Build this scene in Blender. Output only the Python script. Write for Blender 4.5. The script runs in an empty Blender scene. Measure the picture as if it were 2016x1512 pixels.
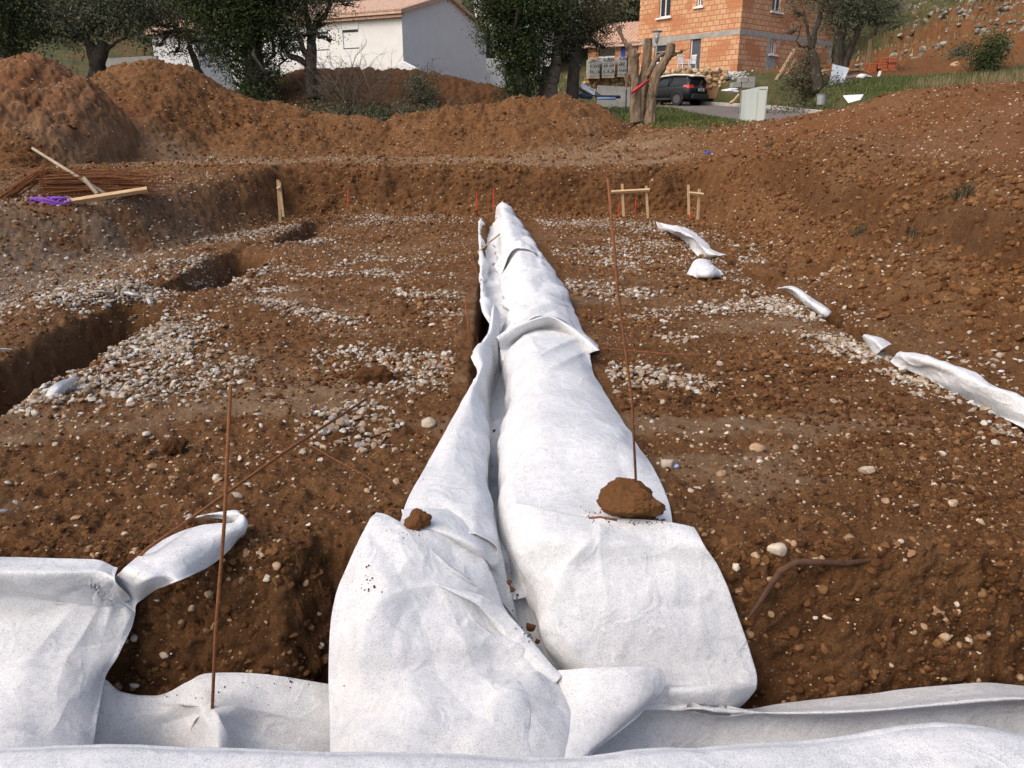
import bpy, math, random
import numpy as np
from mathutils import Vector, Matrix

# ------------------------------------------------------------------ camera, world, sun, exposure
scene = bpy.context.scene
C = scene.collection
F, PITCH, YAW, CAMZ = 1520.0, math.radians(18.0), math.radians(1.05), 1.7
cam_data = bpy.data.cameras.new('camera'); cam = bpy.data.objects.new('camera', cam_data); C.objects.link(cam)
cam_data.sensor_width = 36.0; cam_data.lens = 36.0*F/2016.0
cam_data.clip_start = 0.05; cam_data.clip_end = 2000.0
cam.location = (0, 0, CAMZ); cam.rotation_euler = (math.pi/2-PITCH, 0, -YAW)
scene.camera = cam

SUN_EL, SUN_AZ = math.radians(48), math.radians(-125)      # azimuth measured from +Y towards +X (sun is behind-left of the camera)
world = bpy.data.worlds.new('World'); scene.world = world; world.use_nodes = True
wn = world.node_tree
sky = wn.nodes.new('ShaderNodeTexSky'); sky.sky_type = 'NISHITA'; sky.sun_disc = False
sky.sun_elevation = SUN_EL; sky.sun_rotation = SUN_AZ
sky.air_density = 1.0; sky.dust_density = 5.0; sky.ozone_density = 0.6
wn.links.new(sky.outputs[0], wn.nodes['Background'].inputs[0]); wn.nodes['Background'].inputs[1].default_value = 0.12
sd = bpy.data.lights.new('sun', 'SUN'); sd.energy = 0.45; sd.angle = math.radians(60); sd.color = (1.0, 0.985, 0.965)
so = bpy.data.objects.new('sun', sd); C.objects.link(so)
sdir = Vector((math.sin(SUN_AZ)*math.cos(SUN_EL), math.cos(SUN_AZ)*math.cos(SUN_EL), math.sin(SUN_EL)))
so.rotation_euler = sdir.to_track_quat('Z', 'Y').to_euler()
scene.view_settings.view_transform = 'Standard'; scene.view_settings.look = 'None'
scene.view_settings.exposure = 0.86; scene.view_settings.gamma = 1.0
scene.cycles.max_bounces = 6; scene.cycles.diffuse_bounces = 3; scene.cycles.transparent_max_bounces = 8
scene.cycles.use_denoising = True

# ------------------------------------------------------------------ helpers
rng = np.random.default_rng(7)
random.seed(7)
_f = np.array([math.sin(YAW)*math.cos(PITCH), math.cos(YAW)*math.cos(PITCH), -math.sin(PITCH)])
_r = np.array([math.cos(YAW), -math.sin(YAW), 0.0])
_u = np.cross(_r, _f)
def ray(px, py): return _f + _r*((px-1008)/F) + _u*((756-py)/F)
def G(px, py, z=0.0):                       # where the line of sight meets the level z
    d = ray(px, py); t = (z-CAMZ)/d[2]; return np.array([d[0]*t, d[1]*t, z])
def D(px, py, y):                           # where the line of sight reaches the distance y
    d = ray(px, py); t = y/d[1]; return np.array([d[0]*t, y, CAMZ+d[2]*t])

def proj(P):                                 # picture coordinates of points, used to lay out creases
    v = P-np.array([0, 0, CAMZ]); w = v@_f; return 1008+F*(v@_r)/w, 756-F*(v@_u)/w
def _hash(ix, iy, iz, s):
    h = (ix.astype(np.int64)*73856093) ^ (iy.astype(np.int64)*19349663) ^ (iz.astype(np.int64)*83492791) ^ (s*2654435)
    h = (h ^ (h >> 13))*1274126177 & 0xffffffff
    h = (h ^ (h >> 16))*2246822519 & 0xffffffff
    return ((h ^ (h >> 15)) & 0xffffff)/float(0xffffff)
def vnoise(x, y, z=None, s=0):              # value noise in [-1, 1]
    if z is None: z = np.zeros_like(x)
    x0, y0, z0 = np.floor(x), np.floor(y), np.floor(z)
    fx, fy, fz = x-x0, y-y0, z-z0
    fx = fx*fx*fx*(fx*(fx*6-15)+10); fy = fy*fy*fy*(fy*(fy*6-15)+10); fz = fz*fz*(3-2*fz)
    r = 0
    flat = not np.any(fz)
    for dz in ((0,) if flat else (0, 1)):
        wz = 1.0 if flat else (fz if dz else 1-fz)
        a = _hash(x0, y0, z0+dz, s); b = _hash(x0+1, y0, z0+dz, s); c = _hash(x0, y0+1, z0+dz, s); d = _hash(x0+1, y0+1, z0+dz, s)
        r = r + wz*((a*(1-fx)+b*fx)*(1-fy)+(c*(1-fx)+d*fx)*fy)
    return r*2-1
def fbm(x, y, z=None, octs=4, s=0, rough=0.5):
    r, a, t = 0, 1.0, 0.0
    for i in range(octs):
        k = 2.03**i
        r = r + a*vnoise(x*k+13.7*i, y*k-7.3*i, None if z is None else z*k+3.1*i, s+i*11); t += a; a *= rough
    return r/t
def ss(a, b, x):
    t = np.clip((x-a)/(b-a), 0, 1); return t*t*(3-2*t)

def mk(name, V, Fc, m, parent=None, smooth=False, attrs=None, mats=None, mi=None, loc=None):
    me = bpy.data.meshes.new(name)
    V = np.asarray(V, dtype=np.float32)
    if isinstance(Fc, np.ndarray):
        n, k = Fc.shape
        me.vertices.add(len(V)); me.vertices.foreach_set('co', V.ravel())
        me.loops.add(n*k); me.loops.foreach_set('vertex_index', Fc.astype(np.int32).ravel())
        me.polygons.add(n); me.polygons.foreach_set('loop_start', np.arange(0, n*k, k, dtype=np.int32))
        try: me.polygons.foreach_set('loop_total', np.full(n, k, dtype=np.int32))
        except Exception: pass
        me.update(calc_edges=True)
    else:
        me.from_pydata(V.tolist(), [], Fc); me.update()
    if attrs:
        for k, v in attrs.items():
            a = me.attributes.new(k, 'FLOAT', 'POINT'); a.data.foreach_set('value', np.asarray(v, dtype=np.float32))
    for mm in (mats or [m]): me.materials.append(mm)
    if mi is not None: me.polygons.foreach_set('material_index', np.asarray(mi, dtype=np.int32))
    me.polygons.foreach_set('use_smooth', np.full(len(me.polygons), bool(smooth)))
    o = bpy.data.objects.new(name, me); C.objects.link(o)
    if parent: o.parent = parent
    if loc is not None: o.location = loc
    return o
def tag(o, label=None, cat=None, group=None, kind=None):
    if label: o['label'] = label
    if cat: o['category'] = cat
    if group: o['group'] = group
    if kind: o['kind'] = kind
    return o
def thing(name, loc, label, cat, rz=0.0, group=None):
    o = bpy.data.objects.new(name, None); C.objects.link(o)
    o.location = [float(c) for c in loc]; o.rotation_euler = (0, 0, rz); o.empty_display_size = 0.2
    return tag(o, label, cat, group)

class MB:
    def __init__(s): s.v = []; s.f = []
    def add(s, V, Fs):
        o = len(s.v); s.v += [tuple(map(float, p)) for p in V]; s.f += [tuple(i+o for i in f) for f in Fs]; return s
    def box(s, c, d, rot=None, bev=0.0):
        c = np.array(c, float); h = np.array(d, float)/2
        if bev <= 0:
            P = np.array([[x, y, z] for z in (-1, 1) for y in (-1, 1) for x in (-1, 1)])*h
            Fs = [(0,2,3,1),(4,5,7,6),(0,1,5,4),(2,6,7,3),(0,4,6,2),(1,3,7,5)]
        else:
            b = min(bev, h.min()*0.9); P = []; 
            for z, i in ((-1, 1), (-1, 0), (1, 0), (1, 1)):
                ix = b if i else 0
                zz = z*(h[2]) if i else z*(h[2]-b)
                X, Y = h[0]-ix, h[1]-ix
                for (x, y) in ((-X+b,-Y),(X-b,-Y),(X,-Y+b),(X,Y-b),(X-b,Y),(-X+b,Y),(-X,Y-b),(-X,-Y+b)): P.append((x, y, zz))
            P = np.array(P); Fs = [tuple(range(7,-1,-1)), tuple(range(24, 32))]
            for k in range(3):
                for j in range(8): Fs.append((k*8+j, k*8+(j+1)%8, k*8+8+(j+1)%8, k*8+8+j))
        if rot is not None: P = P @ np.array(rot).T
        return s.add(P+c, Fs)
    def tube(s, pts, rad, n=8, cap=True):
        pts = [Vector(p) for p in pts]; V = []; Fs = []
        if not hasattr(rad, '__len__'): rad = [rad]*len(pts)
        up = Vector((0.13, 0.21, 1)).normalized()
        for i, p in enumerate(pts):
            t = (pts[min(i+1, len(pts)-1)]-pts[max(i-1, 0)]).normalized()
            a = t.cross(up)
            if a.length < 1e-3: a = t.cross(Vector((1, 0, 0)))
            a.normalize(); b = t.cross(a).normalized(); 
            for k in range(n):
                q = 2*math.pi*k/n; V.append(p+(a*math.cos(q)+b*math.sin(q))*rad[i])
        for i in range(len(pts)-1):
            for k in range(n): Fs.append((i*n+k, i*n+(k+1)%n, (i+1)*n+(k+1)%n, (i+1)*n+k))
        if cap: Fs.append(tuple(range(n))[::-1]); Fs.append(tuple((len(pts)-1)*n+k for k in range(n)))
        return s.add(V, Fs)
    def build(s, name, m, parent=None, smooth=False): return mk(name, s.v, s.f, m, parent, smooth)
def rotm(rx=0, ry=0, rz=0): return np.array(Matrix.Rotation(rz, 3, 'Z') @ Matrix.Rotation(ry, 3, 'Y') @ Matrix.Rotation(rx, 3, 'X'))

# ------------------------------------------------------------------ materials
def mat(name, col=(.5,.5,.5), rough=0.8, metal=0.0, spec=0.3):
    m = bpy.data.materials.new(name); m.use_nodes = True
    b = m.node_tree.nodes['Principled BSDF']
    b.inputs['Base Color'].default_value = (*col, 1); b.inputs['Roughness'].default_value = rough
    b.inputs['Metallic'].default_value = metal; b.inputs['Specular IOR Level'].default_value = spec
    return m
class NT:
    def __init__(s, m): s.m = m; s.t = m.node_tree; s.b = s.t.nodes['Principled BSDF']
    def n(s, typ, **kw):
        x = s.t.nodes.new(typ)
        for k, v in kw.items():
            if hasattr(x, k): setattr(x, k, v)
            else: x.inputs[k].default_value = v
        return x
    def l(s, a, b): s.t.links.new(a, b)
    def coord(s, kind='Object', scale=None):
        tc = s.n('ShaderNodeTexCoord').outputs[kind]
        if scale is None: return tc
        mp = s.n('ShaderNodeMapping'); mp.inputs['Scale'].default_value = scale if hasattr(scale, '__len__') else (scale,)*3
        s.l(tc, mp.inputs[0]); return mp.outputs[0]
    def noise(s, vec, scale, detail=4, rough=.55, dist=0.0):
        x = s.n('ShaderNodeTexNoise'); x.inputs['Scale'].default_value = scale; x.inputs['Detail'].default_value = detail
        x.inputs['Roughness'].default_value = rough; x.inputs['Distortion'].default_value = dist; s.l(vec, x.inputs['Vector']); return x.outputs['Fac']
    def ramp(s, fac, stops):
        x = s.n('ShaderNodeValToRGB'); e = x.color_ramp.elements
        while len(e) < len(stops): e.new(0.5)
        for i, (p, c) in enumerate(stops):
            e[i].position = p; e[i].color = (*c, 1) if hasattr(c, '__len__') else (c, c, c, 1)
        s.l(fac, x.inputs[0]); return x.outputs[0]
    def mix(s, fac, a, b, mode='MIX'):
        x = s.n('ShaderNodeMix', data_type='RGBA', blend_type=mode)
        for v, i in ((fac, 0), (a, 6), (b, 7)):
            if hasattr(v, 'is_linked') or hasattr(v, 'links'): s.l(v, x.inputs[i])
            elif hasattr(v, '__len__'): x.inputs[i].default_value = (*v, 1)
            else: x.inputs[i].default_value = v if i == 0 else (v, v, v, 1)
        return x.outputs[2]
    def math(s, op, a, b=0.0, clamp=False):
        x = s.n('ShaderNodeMath', operation=op, use_clamp=clamp)
        for v, i in ((a, 0), (b, 1)):
            if hasattr(v, 'links'): s.l(v, x.inputs[i])
            else: x.inputs[i].default_value = v
        return x.outputs[0]
    def attr(s, name): x = s.n('ShaderNodeAttribute'); x.attribute_name = name; return x.outputs['Fac']
    def bump(s, h, strength=.5, dist=.01):
        x = s.n('ShaderNodeBump'); x.inputs['Strength'].default_value = strength; x.inputs['Distance'].default_value = dist
        s.l(h, x.inputs['Height']); s.l(x.outputs[0], s.b.inputs['Normal']); return x
    def base(s, c): s.l(c, s.b.inputs['Base Color'])

def noisy(name, c1, c2, scale=8, rough=.85, bump=.3, bdist=.01, detail=5, c3=None, spec=.25, metal=0, stretch=None):
    m = mat(name, c1, rough, metal, spec); t = NT(m); co = t.coord('Object', stretch)
    f = t.noise(co, scale, detail, .6)
    st = [(.3, c1), (.7, c2)] if c3 is None else [(.25, c1), (.5, c2), (.75, c3)]
    t.base(t.ramp(f, st)); 
    if bump: t.bump(t.noise(co, scale*3, 6, .65), bump, bdist)
    return m

def soil_material():
    m = mat('soil', rough=.92, spec=.18); t = NT(m); co = t.coord('Object')
    big = t.noise(co, .55, 5, .6, .4); mid = t.noise(co, 5, 6, .65, .3); fine = t.noise(co, 55, 6, .8)
    c = t.ramp(mid, [(.2, (.066,.027,.010)), (.42, (.125,.054,.019)), (.6, (.17,.079,.029)), (.82, (.25,.134,.059))])
    c = t.mix(t.math('MULTIPLY', t.ramp(big, [(.42, 0), (.62, 1)]), .45), c, (.20,.10,.042))
    c = t.mix(.6, c, t.ramp(fine, [(.28, .2), (.5, .5), (.74, .88)]), 'OVERLAY')
    c = t.mix(.5, c, t.ramp(t.noise(co, 13, 6, .75), [(.3, .25), (.5, .5), (.72, .85)]), 'OVERLAY')
    # packed dry patches, grey spoil, red spoil, green ground
    c = t.mix(t.math('MULTIPLY', t.attr('dry'), .8), c, t.ramp(t.noise(co, 9, 6, .7), [(.25, (.19,.115,.06)), (.7, (.31,.21,.13))]))
    c = t.mix(t.math('MULTIPLY', t.attr('grey'), .8), c, t.ramp(t.noise(co, 7, 6, .7), [(.25, (.14,.095,.06)), (.7, (.27,.205,.145))]))
    c = t.mix(t.math('MULTIPLY', t.attr('red'), .75), c, t.ramp(t.noise(co, 4, 6, .7), [(.25, (.12,.04,.014)), (.7, (.25,.10,.038))]))
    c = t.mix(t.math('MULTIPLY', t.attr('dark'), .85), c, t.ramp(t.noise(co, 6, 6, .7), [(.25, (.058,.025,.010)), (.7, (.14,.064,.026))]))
    c = t.mix(t.attr('green'), c, t.ramp(t.noise(co, 1.6, 8, .7), [(.3, (.04,.05,.018)), (.5, (.07,.075,.028)), (.7, (.13,.10,.05))]))
    # embedded pebbles at three sizes
    h = None
    for sc, th, cc in ((28, .10, (.33,.23,.13)), (70, .15, (.28,.19,.10))):
        v = t.n('ShaderNodeTexVoronoi', Scale=sc); v.inputs['Randomness'].default_value = 1.0
        wn_ = t.n('ShaderNodeTexNoise', Scale=sc*1.3); t.l(co, wn_.inputs['Vector'])
        vm = t.n('ShaderNodeVectorMath', operation='MULTIPLY_ADD'); t.l(wn_.outputs['Color'], vm.inputs[0]); vm.inputs[1].default_value = (.5/sc,)*3; t.l(co, vm.inputs[2])
        t.l(vm.outputs[0], v.inputs['Vector'])
        pick = t.math('GREATER_THAN', t.n('ShaderNodeSeparateColor').outputs[0], .72)
        sep = pick.node.inputs[0].links[0].from_node; t.l(v.outputs['Color'], sep.inputs[0])
        msk = t.math('MULTIPLY', t.math('LESS_THAN', v.outputs['Distance'], th*2.0), pick)
        msk = t.math('MULTIPLY', msk, t.math('SUBTRACT', 1.0, t.attr('green')))
        c = t.mix(t.math('MULTIPLY', msk, .5), c, t.mix(t.n('ShaderNodeSeparateColor').outputs[1], cc, cc) if False else cc)
        hh = t.math('MULTIPLY', t.math('SUBTRACT', th*2.0, v.outputs['Distance'], True), 1.2)
        h = hh if h is None else t.math('ADD', h, hh)
    t.base(c)
    h = t.math('ADD', t.math('MULTIPLY', t.noise(co, 30, 8, .75), 1.0), t.math('MULTIPLY', t.noise(co, 110, 4, .7), .4))
    t.bump(h, 1.0, .03)
    return m
def stone_material(name, stops, bump=.25, spec=.25, rough=.8, dirt=.25):
    m = mat(name, rough=rough, spec=spec); t = NT(m); co = t.coord('Object')
    c = t.ramp(t.attr('rnd'), stops)
    c = t.mix(.35, c, t.ramp(t.noise(co, 60, 4, .7), [(.25, .25), (.75, .8)]), 'OVERLAY')
    c = t.mix(t.math('MULTIPLY', t.ramp(t.noise(co, 22, 3), [(.45, 0), (.7, 1)]), dirt), c, (.19,.105,.055))
    t.base(c); t.bump(t.noise(co, 90, 5, .7), bump, .006); return m
def cloth_material():
    m = mat('geotextile', rough=.75, spec=.25); t = NT(m); co = t.coord('Object')
    # nonwoven mat: short fibres in two directions, cloudy thickness
    f1 = t.noise(t.coord('Object', (28, 85, 50)), 3.0, 4, .7, 2.8)
    f2 = t.noise(t.coord('Object', (85, 28, 38)), 3.0, 4, .7, 2.8)
    cloud = t.noise(co, 5.5, 6, .65, .3); cl2 = t.noise(co, 22, 4, .6)
    f = t.math('ADD', t.math('MULTIPLY', f1, .95), t.math('MULTIPLY', f2, .95)); f = t.math('SUBTRACT', f, .45)
    a = t.math('ADD', f, t.math('MULTIPLY', t.math('SUBTRACT', cloud, .5), .20))
    a = t.math('ADD', a, t.math('MULTIPLY', t.math('SUBTRACT', cl2, .5), .14))
    c = t.ramp(a, [(.31, (.40,.415,.43)), (.425, (.64,.65,.665)), (.495, (.82,.825,.835)), (.575, (.90,.902,.905))])
    dirt = t.ramp(t.noise(co, 2.7, 6, .75), [(.58, 0), (.78, 1)])
    c = t.mix(t.math('MULTIPLY', dirt, .22), c, (.52,.44,.33))
    rg = t.math('ABSOLUTE', t.math('SUBTRACT', t.noise(co, 6.5, 2, .5, .8), .5)); rg = t.math('SUBTRACT', .12, rg, True)
    t.base(c); t.bump(t.math('ADD', t.math('MULTIPLY', f, .45), t.math('MULTIPLY', rg, 5.0)), .6, .009)
    tr = t.n('ShaderNodeBsdfTranslucent'); t.l(c, tr.inputs[0]); mx = t.n('ShaderNodeMixShader'); mx.inputs[0].default_value = .16
    out = t.t.nodes['Material Output']; t.l(t.b.outputs[0], mx.inputs[1]); t.l(tr.outputs[0], mx.inputs[2]); t.l(mx.outputs[0], out.inputs[0])
    return m
M = {}
M['soil'] = soil_material()
M['clod'] = stone_material('clod', [(0, (.055,.023,.009)), (.5, (.11,.048,.018)), (.85, (.155,.074,.028)), (1, (.21,.115,.05))], .9, .15, .95, 0)
M['gravel'] = stone_material('gravel', [(0, (.22,.15,.09)), (.2, (.30,.23,.155)), (.5, (.40,.34,.265)), (.8, (.5,.465,.4)), (.9,(.6,.57,.52)), (.95,(.33,.34,.35)), (1, (.36,.2,.13))], .2, .25, .85, .8)
M['clod_far'] = stone_material('clod_far', [(0, (.085,.036,.013)), (.5, (.15,.067,.025)), (1, (.22,.115,.048))], .7, .15, .95, 0)
M['pebble'] = stone_material('pebble', [(0, (.25,.14,.07)), (.4, (.36,.23,.13)), (.7, (.46,.34,.22)), (1, (.6,.53,.43))], .3, .25, .8, .6)
M['cloth'] = cloth_material()
M['rust'] = noisy('rusty_steel', (.12,.045,.018), (.25,.1,.04), 60, .85, .5, .002)
M['wood'] = noisy('pale_wood', (.42,.27,.14), (.6,.43,.25), 6, .75, .2, .003, stretch=(1,1,9))
M['old_wood'] = noisy('old_wood', (.26,.2,.14), (.42,.34,.25), 6, .8, .2, .003)
M['marker_red'] = mat('marker_red', (.5,.035,.02), .8)
M['bark'] = noisy('bark', (.035,.028,.02), (.1,.085,.065), 9, .9, .9, .04, stretch=(1,1,.35))
# ------------------------------------------------------------------ ground
def tps_fit(P, lam=0.02):
    P = np.array(P, float); n = len(P); X = P[:, :2]
    d = np.sqrt(((X[:, None]-X[None])**2).sum(-1)); K = d**2*np.log(d+1e-9); K[d == 0] = 0
    K += lam*np.eye(n); A = np.zeros((n+3, n+3)); A[:n, :n] = K; A[:n, n] = 1; A[:n, n+1:] = X; A[n, :n] = 1; A[n+1:, :n] = X.T
    w = np.linalg.solve(A, np.concatenate([P[:, 2], np.zeros(3)])); return X, w
def tps_eval(fit, x, y):
    X, w = fit; n = len(X); r = w[n]+w[n+1]*x+w[n+2]*y
    for i in range(n):
        d2 = (x-X[i, 0])**2+(y-X[i, 1])**2; r = r+w[i]*0.5*d2*np.log(d2+1e-12)
    return r
UP = [(-20,10,1.0),(-12,6,.6),(-14,2,.5),(-8,9.5,.62),(-5.5,11,.62),(-5.2,13,.72),(-4.8,16,.95),(-8,13,.8),(-8,17,.95),(-14,17,1.05),
 (-6.5,8.2,.32),(-5.5,7,.14),(-8,6,.2),(-5,5,.08),(-5,3,.08),(-4,18.2,1.0),(0,18.2,1.0),(3,18.2,1.0),(4.3,18,1.05),(0,22,1.05),(-5,22,1.05),
 (-12,22,1.05),(4.6,20.5,1.3),(3,24,1.45),(-10,27,1.2),(0,27,1.6),(4,28,2.0),
 (4.5,2,.45),(4.5,5,.4),(4.5,7,.42),(4.5,9.5,.45),(4.5,12,.5),(4.4,15,.75),(6.5,4,1.0),(6.8,8,1.2),(6.8,12,1.3),(6,16,1.3),
 (6.8,20,1.92),(9,19,2.35),(8.6,17.6,2.5),(9.3,16.6,2.58),(10.3,15,2.55),(11,11,2.4),(11.5,6,2.2),(12,2,2.0),(14,12,2.4),(14,18,2.45),(16,6,2.2),
 (5.8,25,1.9),(8,26,2.05),(-15,31,2.3),(-8,31,2.2),(0,31,2.3),(4,32,2.4),(-22,24,1.8),(-22,31,2.6),
 (-20,45,3.6),(-8,42,3.0),(0,42,3.3),(6,44,3.9),(8.5,38,3.0),(14,45,4.9),(10,49,4.9),(20,51,5.3),(5,50,4.7),
 (14,31,3.2),(14,35,3.9),(17,35,4.1),(20,34,4.1),(13.5,28.5,2.7),(20,25,3.0),(16,25,2.7),(24,40,6),(18,42,5.2),
 (25,50,8.3),(30,60,11.5),(15,60,7.5),(0,60,5.6),(-20,60,6.5),(-35,45,5.5),(0,90,15),(30,90,20),(-40,90,17),(60,60,15),(0,150,42),(80,150,48),(-80,150,44),
 (-60,60,11),(60,20,6),(-60,20,3),(0,-10,.3),(12,-6,1.2),(-12,-6,.4),(40,0,4),(-40,0,2)]
UFIT = tps_fit(UP)
def crest(pts):                              # (px, py, distance) of a crest line -> sorted arrays x, y, z
    a = np.array([D(*p) for p in pts]); a = a[np.argsort(a[:, 0])]; return a
RIDGES = [
 (crest([(-260,95,21),(-100,108,21),(0,113,21),(45,108,21),(85,112,21),(120,135,21),(160,150,21),(200,185,21),(240,235,21),(265,290,21),(280,330,21)]), .62, .62, .35),
 (crest([(110,230,26),(150,190,26),(195,150,26),(230,129,26),(300,122,26),(370,133,26),(420,165,26),(470,192,26),(540,203,26),(620,220,26),(700,231,26),(765,238,26),
         (830,222,26.3),(870,213,26.3),(940,209,26.3),(985,201,26.3),(1010,192,26.3),(1100,190,26.3),(1150,199,26.3),(1200,222,26),(1235,246,26),(1270,275,26)]), .48, .75, .4),
 (crest([(480,190,34),(540,150,34),(600,138,34),(680,136,34),(760,137,34),(850,142,34),(920,156,34),(980,172,34),(1030,190,34),(1060,215,34)]), .55, .4, .5),
]
ROADX0, ROADX1 = 7.9, 12.4
def road_z(y): return 2.10+.064*(y-27)
def bend(y): return -np.maximum(0, y-36.0)**1.6*.085
TR_L, TR_C, TR_R = (-3.86, -3.15), (-.23, .38), (3.1, 3.48)
def lin(x, xs, ys): return np.interp(x, xs, ys)
def height(x, y, rough=True):
    n1 = fbm(x*.9, y*.9, octs=4, s=1); n2 = fbm(x*3.1, y*3.1, octs=4, s=5)
    U = tps_eval(UFIT, x, y)+.05*n2*ss(3, 30, np.abs(y))
    xl = lin(y, [0, 8, 9, 10.9, 12.4, 15.4, 17], [-4.4, -5.0, -5.5, -5.4, -5.0, -4.45, -4.35])+.14*n1+.05*n2
    xr = lin(y, [0, 5, 9, 12, 15, 17], [3.55, 3.6, 3.75, 3.9, 3.95, 4.1])+.14*n1+.05*n2
    wl = lin(y, [0, 8, 10, 11.5, 17], [.9, 2.8, 2.4, 1.2, .6])
    gl = ss(0, 1, (xl-x)/wl); gr = ss(0, 1, (x-xr)/lin(y, [0, 12, 17], [1.0, .9, .7])); gf = ss(0, .62+.5*np.clip(n1, 0, 1), y-16.95+.32*n1+.07*n2)
    g = 1-(1-gl)*(1-gr)*(1-gf)
    # gullies in the far cut
    gul = np.maximum(0, vnoise(x*1.5+(y-17)*.8, x*0+.5, s=31))**2*.35*(1-np.abs(2*gf-1))*ss(-4, -2, x)*(1-ss(1, 3, x))
    floor = .035*n1+.02*n2
    h = floor*(1-g)+g*U-gul
    for a, k1, k2, rnd in RIDGES:
        cy = np.interp(x, a[:, 0], a[:, 1]); cz = np.interp(x, a[:, 0], a[:, 2], left=-9, right=-9)
        d = y-cy+.25*n1; q = np.where(d < 0, k1, k2)*(np.sqrt(d*d+rnd*rnd)-rnd)
        z = cz-q+.15*n2*ss(0, .5, cz-q-h)
        h = np.maximum(h, z) if a is not RIDGES[0][0] else np.maximum(h, z+.12*n1)
    # ledge above the right cut, raised lip left of the left trench
    h = h+.58*ss(0, .26, x-4.75-.35*n1-.2*n2)*ss(4.5, 6, y)*(1-ss(15, 17, y))*(1-ss(.4, 2.6, x-4.9))*(.75+.5*n1)
    h = h+.17*np.exp(-((x+4.25)/.55)**2)*ss(3.5, 4.5, y)*(1-ss(11.5, 12.5, y))*(.8+.5*n1)
    h = h+.16*np.exp(-((x+3.5)/.55)**2)*(np.exp(-((y-8.1)/.5)**2)+.8*np.exp(-((y-11.8)/.6)**2))
    # terraces on the hillside to the right
    tq = ss(14.5, 17, x)*ss(36.5, 39, y)*(1-ss(78, 90, y)); q = h/1.25+.16*n1; fq = q-np.floor(q); ht = (np.floor(q)+ss(.72, .96, fq)-.16*n1)*1.25
    h = h+tq*.85*(ht-h)
    # road bed
    xb = x-bend(y)
    e = ss(0, 1.0, xb-(ROADX0-1.0))*(1-ss(0, .5, xb-(ROADX1+.12)))*ss(23.5, 26, y)*(1-ss(62, 70, y)); h = h*(1-e)+(road_z(y)-.03)*e
    # house platform
    e = ss(8.2, 9.2, x)*(1-ss(22, 24, x))*ss(43.2, 44.0, y)*(1-ss(58, 62, y))
    # trenches
    w = .08*n2+.05*n1
    def slot(x, a, b, sl): return ss(a, a+sl, x)*(1-ss(b-sl, b, x))
    fill = lin(y, [2.8, 4.6, 5.2, 7.5, 7.75, 8.5, 8.75, 11.0, 11.25, 12.3, 12.6, 15.8, 16.3, 16.8], [.42,.46,.46,.42,.08,.08,.40,.38,.06,.06,.36,.36,.12,.12])
    h = h-fill*slot(x+w*.8, TR_L[0]+.06*n2, TR_L[1]+.03*n2, .17)*ss(2.6, 2.9, y)*(1-ss(16.4, 16.7, y))
    h = h-.55*slot(x+w*.15, TR_C[0], TR_C[1], .08)*ss(2.5, 2.9, y)*(1-ss(16.0, 16.4, y))
    fr = lin(y, [2.8, 5, 6, 10, 12, 16], [.4, .4, .28, .25, .22, .12])*(.8+.5*n1)
    h = h-fr*slot(x+w*.8, TR_R[0], TR_R[1], .12)*ss(2.6, 2.9, y)*(1-ss(16.0, 16.4, y))
    h = h-.22*slot(y+w, 9.3, 9.9, .12)*ss(3.3, 3.5, x)*(1-ss(4.3, 4.6, x))
    # cross trench in front of the camera, its far wall leaning back
    e = ss(1.55, 1.80, y+w*.3)*(1-ss(0, 1, (y+w*.6-2.66-.15*ss(-.95, -.7, x)*(1-ss(.80, 1.0, x)))/.30)); h = h-.92*e
    return h, g, n1, n2
HG = None
def h1(x, y):
    r = height(np.array([float(x)]), np.array([float(y)]))[0]; return float(r[0])

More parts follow.
